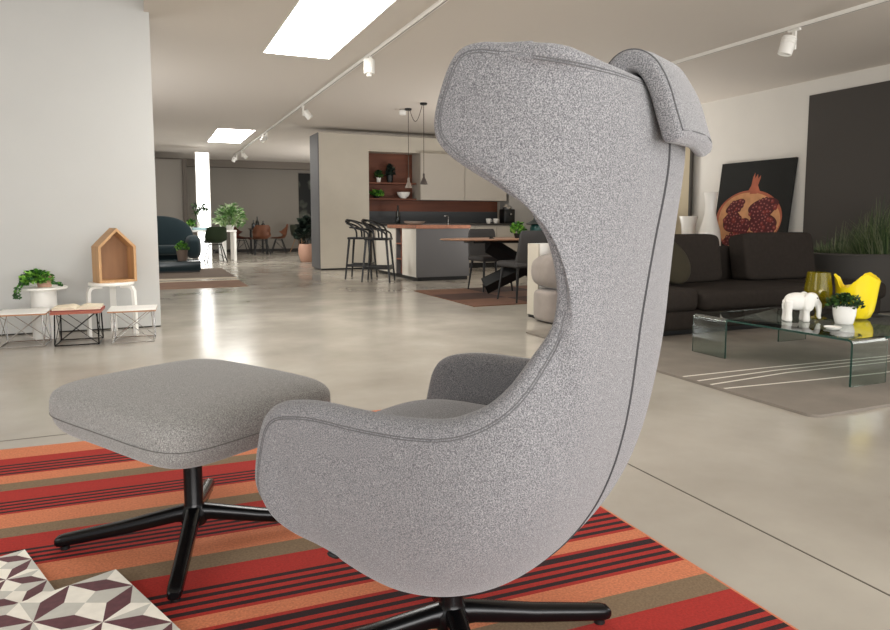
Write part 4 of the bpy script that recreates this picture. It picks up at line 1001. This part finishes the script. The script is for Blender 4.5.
def shell_chair(name, label, loc, rz, seat, legm, h=.82, group=None, arms=False):
    t = thing(name, label, 'chair', loc, rz, group)
    bm = B(); rows = []
    prof = [(.24, .43), (.2, .45), (.05, .435), (-.1, .44), (-.18, .47), (-.22, .55), (-.245, .66), (-.27, .78), (-.275, h)]
    for i, (x, z) in enumerate(prof):
        hw = (.2, .23, .24, .245, .25, .25, .245, .22, .17)[i]; row = []
        for q in range(13):
            u = -1+q/6; c = abs(u)**2.5
            lift = (.0, .03, .05, .07, .1, .10 if arms else .03, 0, 0, 0)[i]*c; fwd = (0, 0, 0, 0, .03, .1 if not arms else .2, .08 if not arms else .16, .05, .03)[i]*c
            row.append((x+fwd, hw*u, z+lift))
        rows.append([bm.verts.new(p) for p in row])
    for i in range(len(rows)-1):
        for q in range(12): bm.faces.new((rows[i][q], rows[i][q+1], rows[i+1][q+1], rows[i+1][q]))
    bmesh.ops.solidify(bm, geom=list(bm.faces), thickness=.014); bmesh.ops.recalc_face_normals(bm, faces=bm.faces)
    obj('seat_shell', bm, seat, t, angle=70)
    for sx in (-1, 1):
        for sy in (-1, 1):
            bm = B(); tube(bm, [(sx*.22, sy*.22, .001), (sx*.08, sy*.12, .43)], .012, 6); obj('leg', bm, legm, t)
    bm = B(); tube(bm, [(-.1, -.13, .40), (.1, .13, .40)], .008, 5); tube(bm, [(-.1, .13, .40), (.1, -.13, .40)], .008, 5); tube(bm, [(-.2, -.2, .08), (.1, .15, .36)], .005, 5); tube(bm, [(-.2, .2, .08), (.1, -.15, .36)], .005, 5); obj('wire_brace', bm, legm, t)
    return t
shell_chair('green_shell_chair', 'forest green shell chair with wire legs at the white table', (1.46, 16.72, 0), math.radians(95), OLIVECHAIR, BLACKMETAL)
t = thing('far_dining_table', 'dark dining table surrounded by brown leather chairs at the far wall', 'dining table', (3.0, 20.45, 0))
bm = B(); box(bm, -.22, .22, -.4, .45, .7, .735, r=.004, seg=1); obj('tabletop', bm, mat('table_brown_dark', (70, 48, 40), .4), t)
for sx in (-.17, .17):
    for sy in (-.38, .38):
        bm = B(); box(bm, sx-.025, sx+.025, sy-.025, sy+.025, 0, .7); obj('leg', bm, BLACKPAINT, t)
for i, (x, y, h) in enumerate(((2.98, 20.5, .34), (3.13, 20.4, .22), (2.85, 20.35, .24))):
    t = thing('dark_bottle', ('tallest dark bottle on the far dining table', 'short dark bottle on the far dining table, to the right', 'short dark bottle on the far dining table, to the left')[i], 'bottle', (x, y, .7355), 0, 'dark bottles on the far table')
    bm = B(); lathe(bm, [(0, 0), (.05, 0), (.055, .02), (.05, h*.55), (.016, h*.7), (.015, h), (0, h)], n=16, cap=False); obj('bottle_body', bm, mat('dark_bottle', (22, 26, 24), .15), t)
G = 'brown leather chairs round the far table'
shell_chair('leather_chair', 'tan leather chair with its back to the camera at the far table', (2.95, 19.62, 0), math.radians(90), TAN, BLACKPAINT, .84, G, True)
shell_chair('leather_chair', 'chestnut leather chair at the left of the far table', (2.48, 20.1, 0), math.radians(-20), TANDARK, BLACKPAINT, .86, G, True)
shell_chair('leather_chair', 'tan leather chair seen side-on at the right of the far table', (3.52, 20.1, 0), math.radians(165), TAN, BLACKPAINT, .86, G, True)
shell_chair('sage_chair', 'sage green shell chair with pale wooden legs near the floral panel', (4.3, 20.85, 0), math.radians(40), SAGE, mat('beech_leg', (150, 112, 80), .5), .84)
t = thing('terracotta_planter', 'tall terracotta pot with a dark leafy plant beside the kitchen wall', 'plant', (3.40, 15.75, 0))
bm = B(); lathe(bm, [(0, 0), (.13, 0), (.15, .02), (.20, .2), (.20, .32), (.175, .42), (.165, .42), (.18, .3), (0, .28)], n=32, cap=False); obj('pot', bm, TERRA, t)
bm = B(); foliage(bm, (0, 0, .62), .26, .42, 170, .19, .13, 21, mi=2, zmin=.4)
for q in range(7): tube(bm, [(0, 0, .28), (.12*math.cos(q*.9), .12*math.sin(q*.9), .8)], .008, 5)
obj('foliage', bm, DARKLEAF, t)
